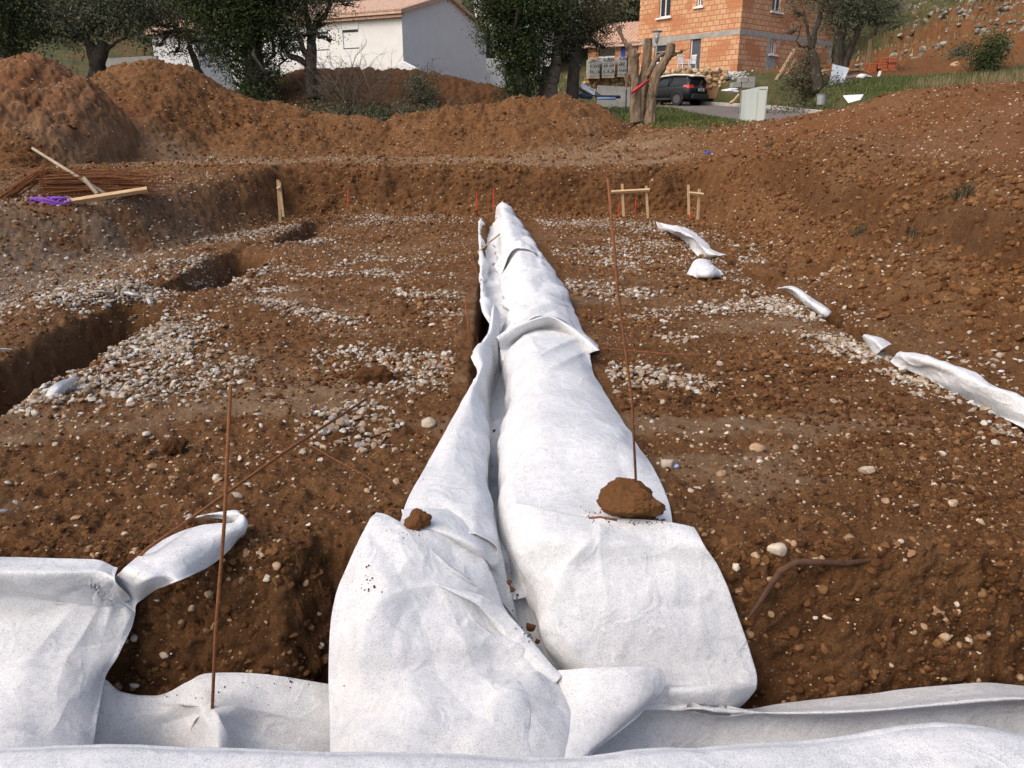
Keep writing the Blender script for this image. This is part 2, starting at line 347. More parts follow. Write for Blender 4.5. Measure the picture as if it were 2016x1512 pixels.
def packed(x, y): return np.clip(ss(.15, .5, fbm(x*.8+4, y*1.6, octs=3, s=77))*(1-ss(6, 12, y))*(1-ss(3.2, 4, np.abs(x))), 0, 1)
def lumps(x, y, z):                          # relief finer than the terrain itself
    near = 1-ss(5, 22, y); amp = .022*(1-.65*packed(x, y)); rid = 1-np.abs(fbm(x*8, y*8, z*8, 3, s=40))
    d = amp*1.3*(rid-.75)*2+amp*1.15*fbm(x*18, y*18, z*18, 4, s=50, rough=.65)+.012*near*fbm(x*44, y*44, z*44, 3, s=60, rough=.75)
    far = ss(8, 22, y); d = d*(1+1.3*far)+.06*far*fbm(x*2.2, y*2.2, z*2.2, 4, s=90)
    return d*ss(1.3, 1.6, y)
def build_ground():
    segs = [(-6, 1.5, 14), (1.5, 2.62, 46), (2.62, 3.02, 150)]
    ys = []
    for a, b, n in segs: ys += list(np.linspace(a, b, n, endpoint=False))
    y = 3.02
    while y < 16.5: ys.append(y); y += max(.008, y*.0037)
    ys += list(np.linspace(16.5, 18.0, 110, endpoint=False)); y = 18.0
    while y < 44: ys.append(y); y += y*(.0024 if y < 30 else .0036)
    while y < 230: ys.append(y); y += y*.02
    ys = np.array(ys)
    u = np.concatenate([np.linspace(-9, -1.25, 26, endpoint=False), np.linspace(-1.25, 1.25, 1000, endpoint=False), np.linspace(1.25, 9, 27)])
    wid = np.where(ys < 0, 1.3, ys*.78+1.3)
    Yg = np.repeat(ys[:, None], len(u), 1); Xg = u[None, :]*wid[:, None]
    x, y = Xg.ravel(), Yg.ravel()
    h, g, n1, n2 = height(x, y)
    # surface normals from the grid, then lumps pushed along them
    H = h.reshape(Xg.shape)
    P = np.stack([Xg, Yg, H], -1)
    du = np.gradient(P, axis=1); dv = np.gradient(P, axis=0); N = np.cross(du, dv); N /= np.linalg.norm(N, axis=-1, keepdims=True)+1e-9
    z = h
    d = lumps(x, y, z); smooth_zone = packed(x, y); ly = 1.0
    road = ss(0, .3, x-bend(y)-(ROADX0-.3))*(1-ss(0, .3, x-bend(y)-ROADX1))*ss(25, 26, y); d = d*(1-road)-.02*road
    P = P+N*d[:, None].reshape(Xg.shape+(1,))
    V = P.reshape(-1, 3); nr, nc = Xg.shape
    idx = np.arange(nr*nc).reshape(nr, nc)
    Fq = np.stack([idx[:-1, :-1], idx[:-1, 1:], idx[1:, 1:], idx[1:, :-1]], -1).reshape(-1, 4)
    # what grows or lies where
    hh = V[:, 2]
    grey = np.clip(ss(-4.2, -5.4, -(-x)) if False else (1-ss(-5.2, -4.0, x))*ss(6.3, 8, y)*(1-ss(11, 15.5, y)), 0, 1)*ss(-.55, -.05, fbm(x*.9, y*.9, octs=4, s=21))
    red = (1-ss(-10.4, -8.6, x+.5*n1))*ss(18, 19.5, y)*(1-ss(22.5, 24, y))*.9+.5*ss(4.6, 6.5, x)*ss(3, 6, y)*(1-ss(22, 26, y))
    red = np.clip(red, 0, 1)
    rg = np.zeros_like(x)
    green = ss(27.6, 28.6, y+.8*n1)*(1-ss(30.5, 32.5, y)*(x < 5.5)*(x > -14)*(x*0+1)*ss(-.2, .2, n1*.3+.1))
    green = ss(27.9, 28.9, y+.8*n1)
    # earth heap by the pale house, cut hillside on the right
    heap = ss(30.3, 30.9, y+.4*n1)*(1-ss(39, 40, y))*ss(-12.5, -11, x)*(1-ss(1.5, 3.5, x))
    cut = ss(33.8, 34.8, y+.9*n2)*ss(13.5, 14.5, x)*(1-ss(47, 50, y+3*n1-.12*(x-20)))
    mound = ss(-.2, .2, 12.0+1.2*n1+.0*x-x)*0
    right_back = ss(0, 1, (x-6.8-.5*n1)/.8)*ss(18.6, 19.8, y+.62*(x-7.5)-.7+.5*n1)
    right_back = ss(0, 1.2, (y-lin(x, [5.5, 6.9, 9, 10.4, 12, 14], [23.2, 21.3, 20.0, 17.0, 14.5, 12.0]))+.4*n1)*ss(5.2, 6.2, x+.5*n1)
    green = np.clip(np.maximum(green, right_back), 0, 1)*(1-np.clip(np.maximum(heap, cut), 0, 1))
    bare = ss(-.1, .35, fbm(x*.5, y*.5, octs=4, s=99)); green = green*(1-.45*bare*(y > 40))
    dark = 1.0*heap+.15*cut
    ctr = ss(-.05, -.3, -(-hh))*0
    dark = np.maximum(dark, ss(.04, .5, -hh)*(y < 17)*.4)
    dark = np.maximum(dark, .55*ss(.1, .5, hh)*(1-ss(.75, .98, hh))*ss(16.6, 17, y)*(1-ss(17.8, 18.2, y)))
    dark = np.maximum(dark, .75*np.exp(-((x-4.85-.35*n1-.2*n2)/.2)**2)*ss(5, 6.5, y)*(1-ss(14, 15.5, y)))  # shadow line along the right ledge, painted into the soil colour
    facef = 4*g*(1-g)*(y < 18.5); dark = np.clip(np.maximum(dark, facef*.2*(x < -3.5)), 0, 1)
    red = np.clip(red+cut*.35+heap*.15, 0, 1)
    track = ss(18, 18.8, y)*(1-ss(21.5, 23, y+.5*n1-.12*(x+2)**2*(x > -2)*.3))*(1-ss(3.5, 6, x))
    dry = np.clip(.95*track*ss(-.6, .0, n1)+smooth_zone*.8*(hh > -.08)+.3*ss(.1, .5, fbm(x*.6, y*.6, octs=4, s=123))*(y < 28), 0, 1)*(1-green)
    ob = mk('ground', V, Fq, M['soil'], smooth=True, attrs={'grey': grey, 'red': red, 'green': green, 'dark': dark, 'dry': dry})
    tag(ob, 'stony reddish brown earth of the excavated site and the slopes around it', kind='structure')
    return ob
ground = build_ground()

# ------------------------------------------------------------------ loose stones and clods
def ico(sub):
    import bmesh
    bm = bmesh.new(); bmesh.ops.create_icosphere(bm, subdivisions=sub, radius=1.0)
    V = np.array([v.co[:] for v in bm.verts]); Fc = np.array([[v.index for v in f.verts] for f in bm.faces]); bm.free(); return V, Fc
ICO1, ICO2, ICO3 = ico(1), ico(2), ico(3)
def rock_variants(base, n, angular, seed):
    V, Fc = base; out = []
    r = np.random.default_rng(seed)
    for i in range(n):
        P = V.copy()
        for k in range(int(3+angular*5)):                      # chop with planes for flat faces
            d = r.normal(size=3); d /= np.linalg.norm(d); c = r.uniform(.5, .85); s = P@d; P -= np.where(s > c, s-c, 0)[:, None]*d
        P *= (1+.16*fbm(P[:, 0]*1.7+i*9, P[:, 1]*1.7, P[:, 2]*1.7, 3, s=seed+i))[:, None]
        out.append(P)
    return out, Fc
def scatter(name, pos, size, m, base=ICO1, angular=.5, flat=.62, seed=3, sink=.3, label=None, cat=None, rnd=None, smooth=False, kind='stuff'):
    variants, Fc = rock_variants(base, 8, angular, seed); r = np.random.default_rng(seed+1)
    n = len(pos); nv = len(variants[0]); Vv = np.stack(variants)
    pick = r.integers(0, len(variants), n)
    P = Vv[pick]*np.stack([r.uniform(.75, 1.25, n), r.uniform(.7, 1.0, n), r.uniform(flat-.15, flat+.2, n)], -1)[:, None, :]
    a, b, c = r.uniform(0, 6.28, n), r.normal(0, .35, n), r.normal(0, .35, n)
    ca, sa = np.cos(a), np.sin(a); cb, sb = np.cos(b), np.sin(b); cc, sc_ = np.cos(c), np.sin(c)
    R = np.zeros((n, 3, 3))
    R[:, 0, 0] = ca*cb; R[:, 0, 1] = ca*sb*sc_-sa*cc; R[:, 0, 2] = ca*sb*cc+sa*sc_
    R[:, 1, 0] = sa*cb; R[:, 1, 1] = sa*sb*sc_+ca*cc; R[:, 1, 2] = sa*sb*cc-ca*sc_
    R[:, 2, 0] = -sb; R[:, 2, 1] = cb*sc_; R[:, 2, 2] = cb*cc
    P = np.einsum('nij,nvj->nvi', R, P)*size[:, None, None]
    P = P+pos[:, None, :]; P[:, :, 2] += (size*(flat-sink*1.3))[:, None]
    Fs = (Fc[None]+(np.arange(n)*nv)[:, None, None]).reshape(-1, 3)
    rn = r.uniform(0, 1, n) if rnd is None else rnd
    o = mk(name, P.reshape(-1, 3), Fs, m, smooth=smooth, attrs={'rnd': np.repeat(rn, nv)})
    if label: tag(o, label, cat, kind=kind)
    return o
def on_ground(x, y):
    z = height(x, y)[0]; return np.stack([x, y, z+lumps(x, y, z)], -1)
def cloth_keep(x, y):                        # keep loose stones out from under the fabric
    return ~(((x > -.34) & (x < .8) & (y > 2.3) & (y < 16)) | (y < 2.7))

# gravel bands: (px1, py1, px2, py2, half width in m, count, size)
BANDS = [(500,592,590,612,.10,120),(590,612,690,636,.12,190),(600,545,760,540,.12,260),(760,540,870,548,.10,90),(740,508,870,512,.20,260),(560,490,650,470,.18,200),(660,700,780,705,.13,170),
 (780,705,925,722,.15,200),(720,735,860,750,.10,80),(790,760,900,775,.10,60),(620,845,760,850,.14,110),(660,820,690,800,.1,50),(520,570,570,570,.08,40),(440,540,540,530,.2,200),(690,425,780,435,.35,420),(700,445,880,425,.35,420),
 (640,530,700,520,.1,60),(780,575,900,588,.12,120),(860,600,920,640,.15,60),
 (0,800,120,775,.10,260),(90,775,300,735,.17,520),(180,720,300,660,.14,480),(260,680,400,700,.16,420),(380,700,470,730,.14,130),(240,770,400,760,.2,160),(330,640,420,650,.2,90),
 (270,600,330,655,.10,330),(310,640,300,590,.12,200),(290,612,420,640,.12,80),(20,640,120,600,.3,200),(110,628,290,590,.20,520),(0,600,200,580,.3,130),(0,560,160,545,.35,70),
 (290,535,420,505,.2,380),(420,475,500,460,.25,260),(500,465,610,440,.2,300),(440,545,480,560,.12,200),(100,440,300,425,.35,80),(60,430,200,405,.3,110),(260,410,440,390,.4,160),(0,470,250,480,.6,50),
 (1040,440,1180,442,.30,420),(1150,440,1290,448,.35,560),(1140,488,1250,500,.25,260),(1230,478,1370,490,.30,420),(1240,505,1330,520,.2,170),(1180,515,1260,535,.14,110),(1280,455,1400,470,.3,260),
 (1090,560,1180,560,.18,130),(1150,572,1280,580,.14,190),(1240,620,1330,625,.12,110),(1330,612,1470,603,.14,190),(1180,745,1290,742,.14,190),(1290,742,1395,760,.14,120),(1100,500,1180,520,.2,90),
 (1510,602,1640,628,.16,430),(1590,660,1680,690,.16,150),(1660,680,1760,705,.14,230),(1760,735,1900,785,.09,230),(1985,835,2030,880,.12,130),(1380,510,1500,515,.15,240),(1400,545,1470,552,.15,110),(1580,545,1630,550,.12,90),
 (1640,560,1760,590,.25,60),(1440,480,1500,500,.2,80),(1310,665,1350,672,.08,30),(1560,570,1600,590,.12,60),(1950,700,2016,740,.3,60),(700,325,1000,318,.5,60),(380,400,450,390,.3,80),(1460,590,1540,560,.2,50)]
def build_gravel():
    X, Y, S = [], [], []
    r = np.random.default_rng(11)
    for b in BANDS:
        z = .0 if b[0] > 290 or b[1] > 590 else .15
        if b[1] < 490 and b[0] < 290: z = .5
        if b[1] < 400: z = .8
        p, q = G(b[0], b[1], z), G(b[2], b[3], z); n = int(b[5]*1.75)
        t = r.uniform(-.04, 1.04, n); px = p[0]+(q[0]-p[0])*t; py = p[1]+(q[1]-p[1])*t
        w = b[4]*(.55+.75*np.abs(vnoise(t*6+b[0], t*0+b[1], s=9)))
        X.append(px+r.normal(0, 1, n)*w*1.15); Y.append(py+r.normal(0, 1, n)*w*1.25); S.append(r.uniform(.009, .024, n)*r.choice([.6, .8, 1, 1.2, 1.6], n))
    n = 2600; X.append(r.uniform(-4.2, 3.8, n)); Y.append(3.1+13.5*r.uniform(0, 1, n)**.9); S.append(r.uniform(.008, .024, n))
    n = 900; X.append(r.uniform(-8, -4.2, n)); Y.append(r.uniform(5, 13, n)); S.append(r.uniform(.012, .035, n))
    X, Y, S = map(np.concatenate, (X, Y, S)); k = cloth_keep(X, Y) & (r.uniform(0, 1, len(X)) < .25+1.1*ss(-.45, .15, fbm(X*2.2, Y*2.2, octs=3, s=47))); X, Y, S = X[k], Y[k], S[k]
    pos = on_ground(X, Y); nearm = Y < 9
    pos[:, 2] += r.uniform(0, .016, len(X))*(np.arange(len(X)) < len(X)-2200)
    rn = r.uniform(0, 1, len(X))
    scatter('gravel', pos[nearm], S[nearm], M['gravel'], ICO2, .8, .55, 21, .34, 'pale rounded gravel lying in loose bands across the pit floor', 'gravel', rn[nearm], smooth=False)
    scatter('gravel', pos[~nearm], S[~nearm]*1.1, M['gravel'], ICO1, .8, .6, 22, .32, 'small pale gravel spread in bands across the far part of the pit', 'gravel', rn[~nearm])
build_gravel()
def build_pebbles():
    r = np.random.default_rng(12)
    X, Y, S = [], [], []
    for y0, y1, dens, s0, s1 in ((2.72, 4.2, 650, .003, .014), (4.2, 7, 300, .005, .017), (7, 12, 130, .008, .026), (12, 17, 90, .012, .03), (17, 27, 70, .012, .038)):
        w = .72*y1+1.2; n = int(dens*(y1-y0)*2*w)
        X.append(r.uniform(-w, w, n)); Y.append(r.uniform(y0, y1, n)); S.append(s0+(s1-s0)*r.uniform(0, 1, n)**2.6)
    n = 260; X.append(r.uniform(-2.3, 2.6, n)); Y.append(r.uniform(2.72, 5.5, n)); S.append(r.uniform(.016, .032, n))
    X, Y, S = map(np.concatenate, (X, Y, S)); k = cloth_keep(X, Y) | ((Y < 2.95) & ((X > .8) | (X < -.6))); X, Y, S = X[k], Y[k], S[k]
    # stones sit where patches of them wash out
    keep = r.uniform(0, 1, len(X)) < .3+.9*ss(-.3, .5, fbm(X*1.3, Y*1.3, octs=3, s=44)); X, Y, S = X[keep], Y[keep], S[keep]
    pos = on_ground(X, Y); nr = Y < 5.5
    scatter('pebbles', pos[nr], S[nr], M['pebble'], ICO2, .9, .6, 31, .42, 'small buff stones pressed into the near brown soil', 'pebbles')
    scatter('pebbles', pos[~nr], S[~nr], M['pebble'], ICO1, .9, .65, 32, .4, 'small buff stones scattered over the far earth and slopes', 'pebbles')
build_pebbles()
def build_clods():
    r = np.random.default_rng(13)
    X, Y, S = [], [], []
    for y0, y1, dens, s0, s1 in ((2.66, 4.2, 3200, .004, .022), (4.2, 7, 950, .007, .032), (7, 12, 130, .014, .045), (12, 17, 95, .016, .05), (17, 28, 60, .02, .075)):
        w = .72*y1+1.2; n = int(dens*(y1-y0)*2*w)
        X.append(r.uniform(-w, w, n)); Y.append(r.uniform(y0, y1, n)); S.append(s0+(s1-s0)*r.uniform(0, 1, n)**3.8)
    X, Y, S = map(np.concatenate, (X, Y, S)); k = cloth_keep(X, Y) | ((Y < 2.95) & ((X > .8) | (X < -.6))); X, Y, S = X[k], Y[k], S[k]
    # crumbly zones and packed zones
    f = fbm(X*.9, Y*1.4, octs=4, s=66); keep = r.uniform(0, 1, len(X)) < .12+1.0*ss(-.35, .3, f); X, Y, S, f = X[keep], Y[keep], S[keep], f[keep]
    S = S*(.8+.6*ss(0, .6, f))
    pos = on_ground(X, Y); nr = Y < 5.5
    scatter('soil_clods', pos[nr], S[nr], M['clod'], ICO2, .9, .7, 41, .4, 'crumbled dark brown clods over the near soil', 'soil clods')
    scatter('soil_clods', pos[~nr], S[~nr], M['clod_far'], ICO1, .7, .7, 42, .38, 'crumbled brown clods over the far ground and heaps', 'soil clods')
build_clods()

def face_stones():                           # stones and crumbs bedded in the far wall of the front trench
    r = np.random.default_rng(15); X, Y = [], []
    n = 9000; x = np.concatenate([r.uniform(-2.3, -.62, n//2), r.uniform(.78, 2.4, n//2)]); y = r.uniform(2.64, 2.99, n)
    P = on_ground(x, y); z = P[:, 2]; S = .004+.020*r.uniform(0, 1, n)**4; k = r.uniform(0, 1, n) < .35+.9*ss(-.3, .4, fbm(x*3, z*3, octs=3, s=16)); P, S = P[k], S[k]; P[:, 1] += S*.1
    a = r.uniform(0, 1, len(P)) < .84
    scatter('soil_clods', P[a], S[a]*1.25, M['clod'], ICO2, 1.1, .75, 43, .6, 'dark crumbs of earth on the wall of the front trench', 'soil clods')
    scatter('pebbles', P[~a], S[~a]*1.15, M['pebble'], ICO2, .9, .7, 33, .5, 'buff stones bedded in the wall of the front trench', 'pebbles')
face_stones()

def cut_rubble():                            # clods shed along the right cut and the foot of the far cut
    r = np.random.default_rng(17); n = 5200; y = np.concatenate([r.uniform(4.2, 16, n), r.uniform(16.4, 18, 1800)]); x = np.concatenate([4.75+r.normal(0, .55, n), r.uniform(-4.3, 4.3, 1800)])
    P = on_ground(x, y); S = .012+.05*r.uniform(0, 1, len(x))**3
    scatter('soil_clods', P, S, M['clod_far'], ICO1, .8, .75, 44, .35, 'clods shed along the cut faces at the right and far side of the pit', 'soil clods')
cut_rubble()
# ------------------------------------------------------------------ fabric
def cr_basis(n, m):                          # Catmull-Rom resampling matrix from n controls to m samples
    t = np.linspace(0, n-1, m); B = np.zeros((m, n))
    for j, tt in enumerate(t):
        i = min(int(tt), n-2); f = tt-i
        w = [(-f+2*f*f-f**3)/2, (2-5*f*f+3*f**3)/2, (f+4*f*f-3*f**3)/2, (f**3-f*f)/2]
        for k in range(4): B[j, min(max(i-1+k, 0), n-1)] += w[k]
    return B
def pt(p):                                   # (px, py, z, 'z') on a level or (px, py, distance)
    return G(p[0], p[1], p[2]) if len(p) == 4 else D(*p)
def patch(ctrl, nu, nv):
    A = np.array([[pt(p) if len(p) != 3 or not isinstance(p, np.ndarray) else p for p in row] for row in ctrl])
    return np.einsum('ui,ijk,vj->uvk', cr_basis(A.shape[0], nu), A, cr_basis(A.shape[1], nv))
def normals(P):
    N = np.cross(np.gradient(P, axis=1), np.gradient(P, axis=0)); N /= np.linalg.norm(N, axis=-1, keepdims=True)+1e-9
    return N*(1.0 if (N@np.array([0, -.45, .9])).mean() > 0 else -1.0)
def wrinkle(P, amp=.012, fr=3.0, s=0, aniso=(1, .45, 1)):
    N = normals(P); x, y, z = P[..., 0]*aniso[0]*fr, P[..., 1]*aniso[1]*fr, P[..., 2]*aniso[2]*fr
    w = .9*fbm(x*.7+s, y*.7, z*.7, 2, s=s)
    a = fbm(x*.9+.6*w, y*.9+w, z*.9, 2, s=s+3)
    cre = 1-np.minimum(np.abs(a)*3.2, 1)     # crease lines where the field crosses zero
    b = vnoise(x*.5+9, y*.5, z*.5, s=s+8); c2 = 1-np.minimum(np.abs(fbm(x*2.1+w+5, y*2.1, z*2.1, 2, s=s+13))*4, 1); d = amp*(.28*c2**1.5*np.clip(vnoise(x+4, y, z, s=s+14)*2, 0, 1)+1.1*fbm(x*.5, y*.5, z*.5, 2, s=s+5)+.75*cre**1.6*np.clip(b*2.2, 0, 1)+.10*fbm(x*6, y*6, z*6, 3, s=s+6)+.04*fbm(x*18, y*18, z*18, 2, s=s+7))
    return P+N*d[..., None]
def crumple(P, amp=.01, wl=.4, k=5, s=0, mask=1.0):            # flat facets meeting in sharp folds
    r = np.random.default_rng(s); N = normals(P); d = 0; x, y, z = P[..., 0], P[..., 1], P[..., 2]
    w = .5*fbm(x*1.2, y*1.2, z*1.2, 2, s=s)
    for i in range(k):
        n = r.normal(size=3); n /= np.linalg.norm(n); f = 1/(wl*r.uniform(.6, 1.7)); q = (P@n)*f+r.uniform(0, 1)+w*.8
        t = np.abs(q-np.floor(q)-.5)*4-1; t = np.sqrt(t*t+.01)*np.sign(t) if False else t
        m = np.clip(vnoise(x*1.4+i*7, y*1.4, z*1.4, s=s+i)*1.8+.25, 0, 1); d = d+t*m/f*.03
    iu, iv = np.arange(P.shape[0])[:, None], np.arange(P.shape[1])[None]; eu = np.minimum(iu, P.shape[0]-1-iu)/P.shape[0]; ev = np.minimum(iv, P.shape[1]-1-iv)/P.shape[1]
    mask = mask*(.25+.75*ss(0, .08, eu))*(.25+.75*ss(0, .06, ev))
    return P+N*(d*amp/.01*mask)[..., None]
def crease(P, pts, w, amp, taper=.25, side=0):                    # a sharp fold along a drawn line; w in pixels of the photograph
    X, Y = proj(P); best = np.full(X.shape, 1e9); tt = np.zeros(X.shape); sg = np.zeros(X.shape); n = len(pts)-1
    B_ = cr_basis(len(pts), 8*n+1)@np.array(pts, float)
    for i in range(len(B_)-1):
        a, b = B_[i], B_[i+1]; d = b-a; L2 = d@d; t = np.clip(((X-a[0])*d[0]+(Y-a[1])*d[1])/L2, 0, 1); ex, ey = X-a[0]-t*d[0], Y-a[1]-t*d[1]; q = np.hypot(ex, ey)
        m = q < best; best = np.where(m, q, best); tt = np.where(m, (i+t)/(len(B_)-1), tt); sg = np.where(m, np.sign(ex*d[1]-ey*d[0]), sg)
    k = np.where(sg*side < 0, w*.35, w) if side else w
    tp = ss(-.01, taper, tt)*(1-ss(1-taper, 1.01, tt)) if taper > 0 else ss(.05, .3, tt)*(1-ss(.3, 1.0, tt))
    return P+normals(P)*(amp*np.exp(-(best/k)**1.15)*tp)[..., None]
def pinch(P, c, amp=.02, k=9, reach=.25, ph=0.0, sharp=1.0):   # folds radiating from a pinched point
    c = np.array(c); N = normals(P); v = P-c; r = np.linalg.norm(v, axis=-1)
    ang = np.arctan2(v[..., 2]+v[..., 1]*.6, v[..., 0])
    w = 1-np.abs(np.sin(ang*k/2+ph+1.7*np.sin(ang*1.3+ph)))
    return P+N*(amp*(w**sharp-.4)*np.exp(-((r-.03)/reach)**2)*np.clip(r/.03, 0, 1))[..., None]
CLOTH_V, CLOTH_F = [], []
def sheet(name, patches, label, thick=.003):
    V, Fs, o = [], [], 0
    for P in patches:
        n, m, _ = P.shape; idx = np.arange(n*m).reshape(n, m)+o
        V.append(P.reshape(-1, 3)); Fs.append(np.stack([idx[:-1, :-1], idx[1:, :-1], idx[1:, 1:], idx[:-1, 1:]], -1).reshape(-1, 4)); o += n*m
    ob = mk(name, np.concatenate(V), np.concatenate(Fs), M['cloth'], smooth=True)
    CLOTH_F.append(np.concatenate(Fs)+sum(len(q) for q in CLOTH_V)); CLOTH_V.append(np.concatenate(V))
    md = ob.modifiers.new('thickness', 'SOLIDIFY'); md.thickness = thick; md.offset = 0
    return tag(ob, label, 'fabric sheet', 'white geotextile sheets lining the trenches')

# trench lining along the middle of the pit; stations are (py, left edge, left side of gap, right side of gap, right edge) at trench level
def lining(stations, nu, nv, s, hump=.12, zl=.03, edge_lift=0.0, wr=.012, floor=-.47, folds=(), lip=.035):
    rows = []
    for i, (py, xl, g0, g1, xr) in enumerate(stations):
        y = G(980, py, .03)[1]
        X = lambda px, z: D(px, py, y)[0]*1.0
        L, R = G(xl, py, .03)[0], G(xr, py, .03)[0]; a, b = G(g0, py, -.02)[0], G(g1, py, -.02)[0]
        m = (b+R)/2
        rows.append([np.array(q) for q in [(L, y, zl), (L*.6+a*.4, y, zl+lip), (a-.015, y, -.02), (a+.0, y, floor*.5), (a+.01, y, floor), ((a+b)/2, y, floor-.02), (b-.0, y, floor+.02),
                     (b-.01, y, floor*.45), (b+.03, y, -.0), (b+.26*(R-b), y, hump*.88), (m, y, hump), (m*.4+R*.6, y, hump*.72), (R, y, .025+edge_lift)]])
    A = np.array(rows); P = np.einsum('ui,ijk,vj->uvk', cr_basis(A.shape[0], nu), A, cr_basis(A.shape[1], nv))
    for (x0, y0, dx, dy, w, a, xa, xb) in folds:               # long folds: a ridge along a line
        q = (P[..., 0]-x0)*dy-(P[..., 1]-y0)*dx
        k = np.where(q < 0, w*.35, w); P[..., 2] += a*np.exp(-(q/k)**2)*ss(xa, xa+.15, P[..., 0])*(1-ss(xb-.05, xb+.1, P[..., 0]))
    return wrinkle(P, wr, 3.2, s)
stA = [(424,950,958,972,1014),(430,945,955,972,1018),(445,941,952,974,1020),(462,942,951,974,1038),(490,944,952,976,1056),(508,945,953,977,1066),(530,946,954,982,1080)]
Pa = lining(stA, 90, 120, 3, hump=.30, wr=.030, floor=-.13, lip=.012)
t_ = np.linspace(0, 1, 90)[:, None]
Pa[..., 2] = np.where(Pa[..., 2] > .03, .03+(Pa[..., 2]-.03)*(.05+.95*ss(0, .07, t_)), Pa[..., 2])
xc_ = .12; Pa[..., 0] = np.where(Pa[..., 0] > -.03, xc_+(Pa[..., 0]-xc_)*(.8+.2*ss(0, .14, t_)), Pa[..., 0])
Pa[..., 2] += .05*np.exp(-((Pa[..., 1]-14.6)/.5)**2)*np.exp(-((Pa[..., 0]-.12)/.16)**2)
Pa = crumple(Pa, .022, .35, 5, 401)
sheet('geotextile_sheet', [Pa], 'white fabric over the far end of the centre trench, ending in a rounded hump')
stB = [(516,945,954,984,1040),(523,945,954,985,1076),(540,945,955,988,1092),(565,946,958,991,1106),(592,947,963,997,1126),(615,950,970,1002,1134),(640,965,980,1004,1140),(668,972,984,1000,1150)]
Pb = lining(stB, 130, 150, 11, hump=.24, wr=.028, floor=-.13, lip=.012, folds=[(.1, 10.2, .8, .6, .16, .06, .05, .9), (.2, 8.2, .8, .6, .14, .06, .1, .9), (.2, 9.2, .8, .6, .12, .035, .1, .9)])
e = np.linspace(0, 1, 130)[:, None]
Pb[..., 2] += .07*np.exp(-(e/.06)**2)*ss(.1, .25, Pb[..., 0])
Pb = crumple(Pb, .020, .40, 5, 402)
sheet('geotextile_sheet', [Pb], 'rumpled white fabric in the centre trench with slanting folds, beyond the pointed flap')
stC = [(628,985,986,988,1090),(640,982,985,989,1120),(655,972,979,992,1150),(684,945,972,992,1178),(705,929,966,994,1162),(722,934,963,998,1164),(738,940,961,1001,1168),(780,917,960,996,1192),(830,890,960,987,1224),
       (870,868,962,982,1248),(930,832,963,984,1290),(985,802,966,990,1316),(1022,790,974,1012,1324),(1046,783,978,1045,1332)]
Pc = lining(stC, 300, 220, 23, hump=.15, zl=.05, wr=.014, floor=-.3, folds=[(.10, 6.35, .82, .57, .09, .07, .0, .85), (.15, 5.55, .75, .66, .10, .035, .05, .75)])
y_ = Pc[..., 1]; x_ = Pc[..., 0]
Pc[..., 2] = np.where(Pc[..., 2] > .02, .02+(Pc[..., 2]-.02)*(.12+.88*ss(3.1, 4.1, y_)), Pc[..., 2])
# transverse fold bridging the slot, pointed flap on the right
Pc[..., 2] += .10*np.exp(-((y_-6.45-.4*x_)/.14)**2)*ss(-.05, .12, x_)*(1-ss(.6, .8, x_))
Pc[..., 2] += .06*ss(.62, .78, x_)*np.exp(-((y_-5.75)/.17)**2)
Pc[..., 2] += .20*np.exp(-((y_-6.6)/.13)**2)*ss(-.02, .1, -x_+.05)*(x_ < .12)
ch = [[(930,1000,-.05,'z'),(975,1000,-.3,'z'),(1000,1000,-.34,'z'),(1030,1000,-.1,'z')],[(900,1075,3.24),(985,1075,3.26),(1015,1075,3.26),(1060,1075,3.16)],[(880,1140,3.12),(1000,1140,3.17),(1035,1140,3.17),(1085,1140,3.08)],
      [(900,1210,3.02),(1015,1210,3.07),(1050,1210,3.07),(1100,1210,3.0)],[(960,1275,2.93),(1045,1275,2.98),(1075,1275,2.98),(1120,1275,2.93)],[(1010,1345,2.86),(1070,1345,2.9),(1095,1345,2.9),(1130,1345,2.87)]]
Pch = wrinkle(patch(ch, 90, 50), .012, 5, 29)
Pc[..., 2] -= .085*(1-ss(3.05, 3.17, Pc[..., 1]))*ss(-.12, .0, Pc[..., 2])*ss(.02, .12, Pc[..., 0])
Pc = crumple(Pc, .010, .45, 4, 403)
for q in (([(998,770),(1050,715),(1110,680),(1150,668)], 14, .022, .25, 1), ([(990,800),(1060,745),(1130,705),(1165,690)], 12, .016, .25, 1), ([(985,840),(1050,770),(1100,745)], 14, .012, .3, 0), ([(800,1010),(850,985),(930,1000),(955,960)], 18, .012, .3, 0),
          ([(860,960),(900,1005),(950,1050)], 16, .010, .3, 0), ([(1240,860),(1200,870),(1170,900)], 14, .010, .3, 0), ([(1290,985),(1230,930),(1215,870)], 16, -.012, .3, 0), ([(1180,1015),(1110,1000),(1060,1010)], 14, .010, .3, 0), ([(940,745),(925,790),(935,850)], 10, .01, .3, 0)): Pc = crease(Pc, *q)
sheet('geotextile_sheet', [Pc, Pch], 'long smooth white fabric sheet lining the near half of the centre trench')
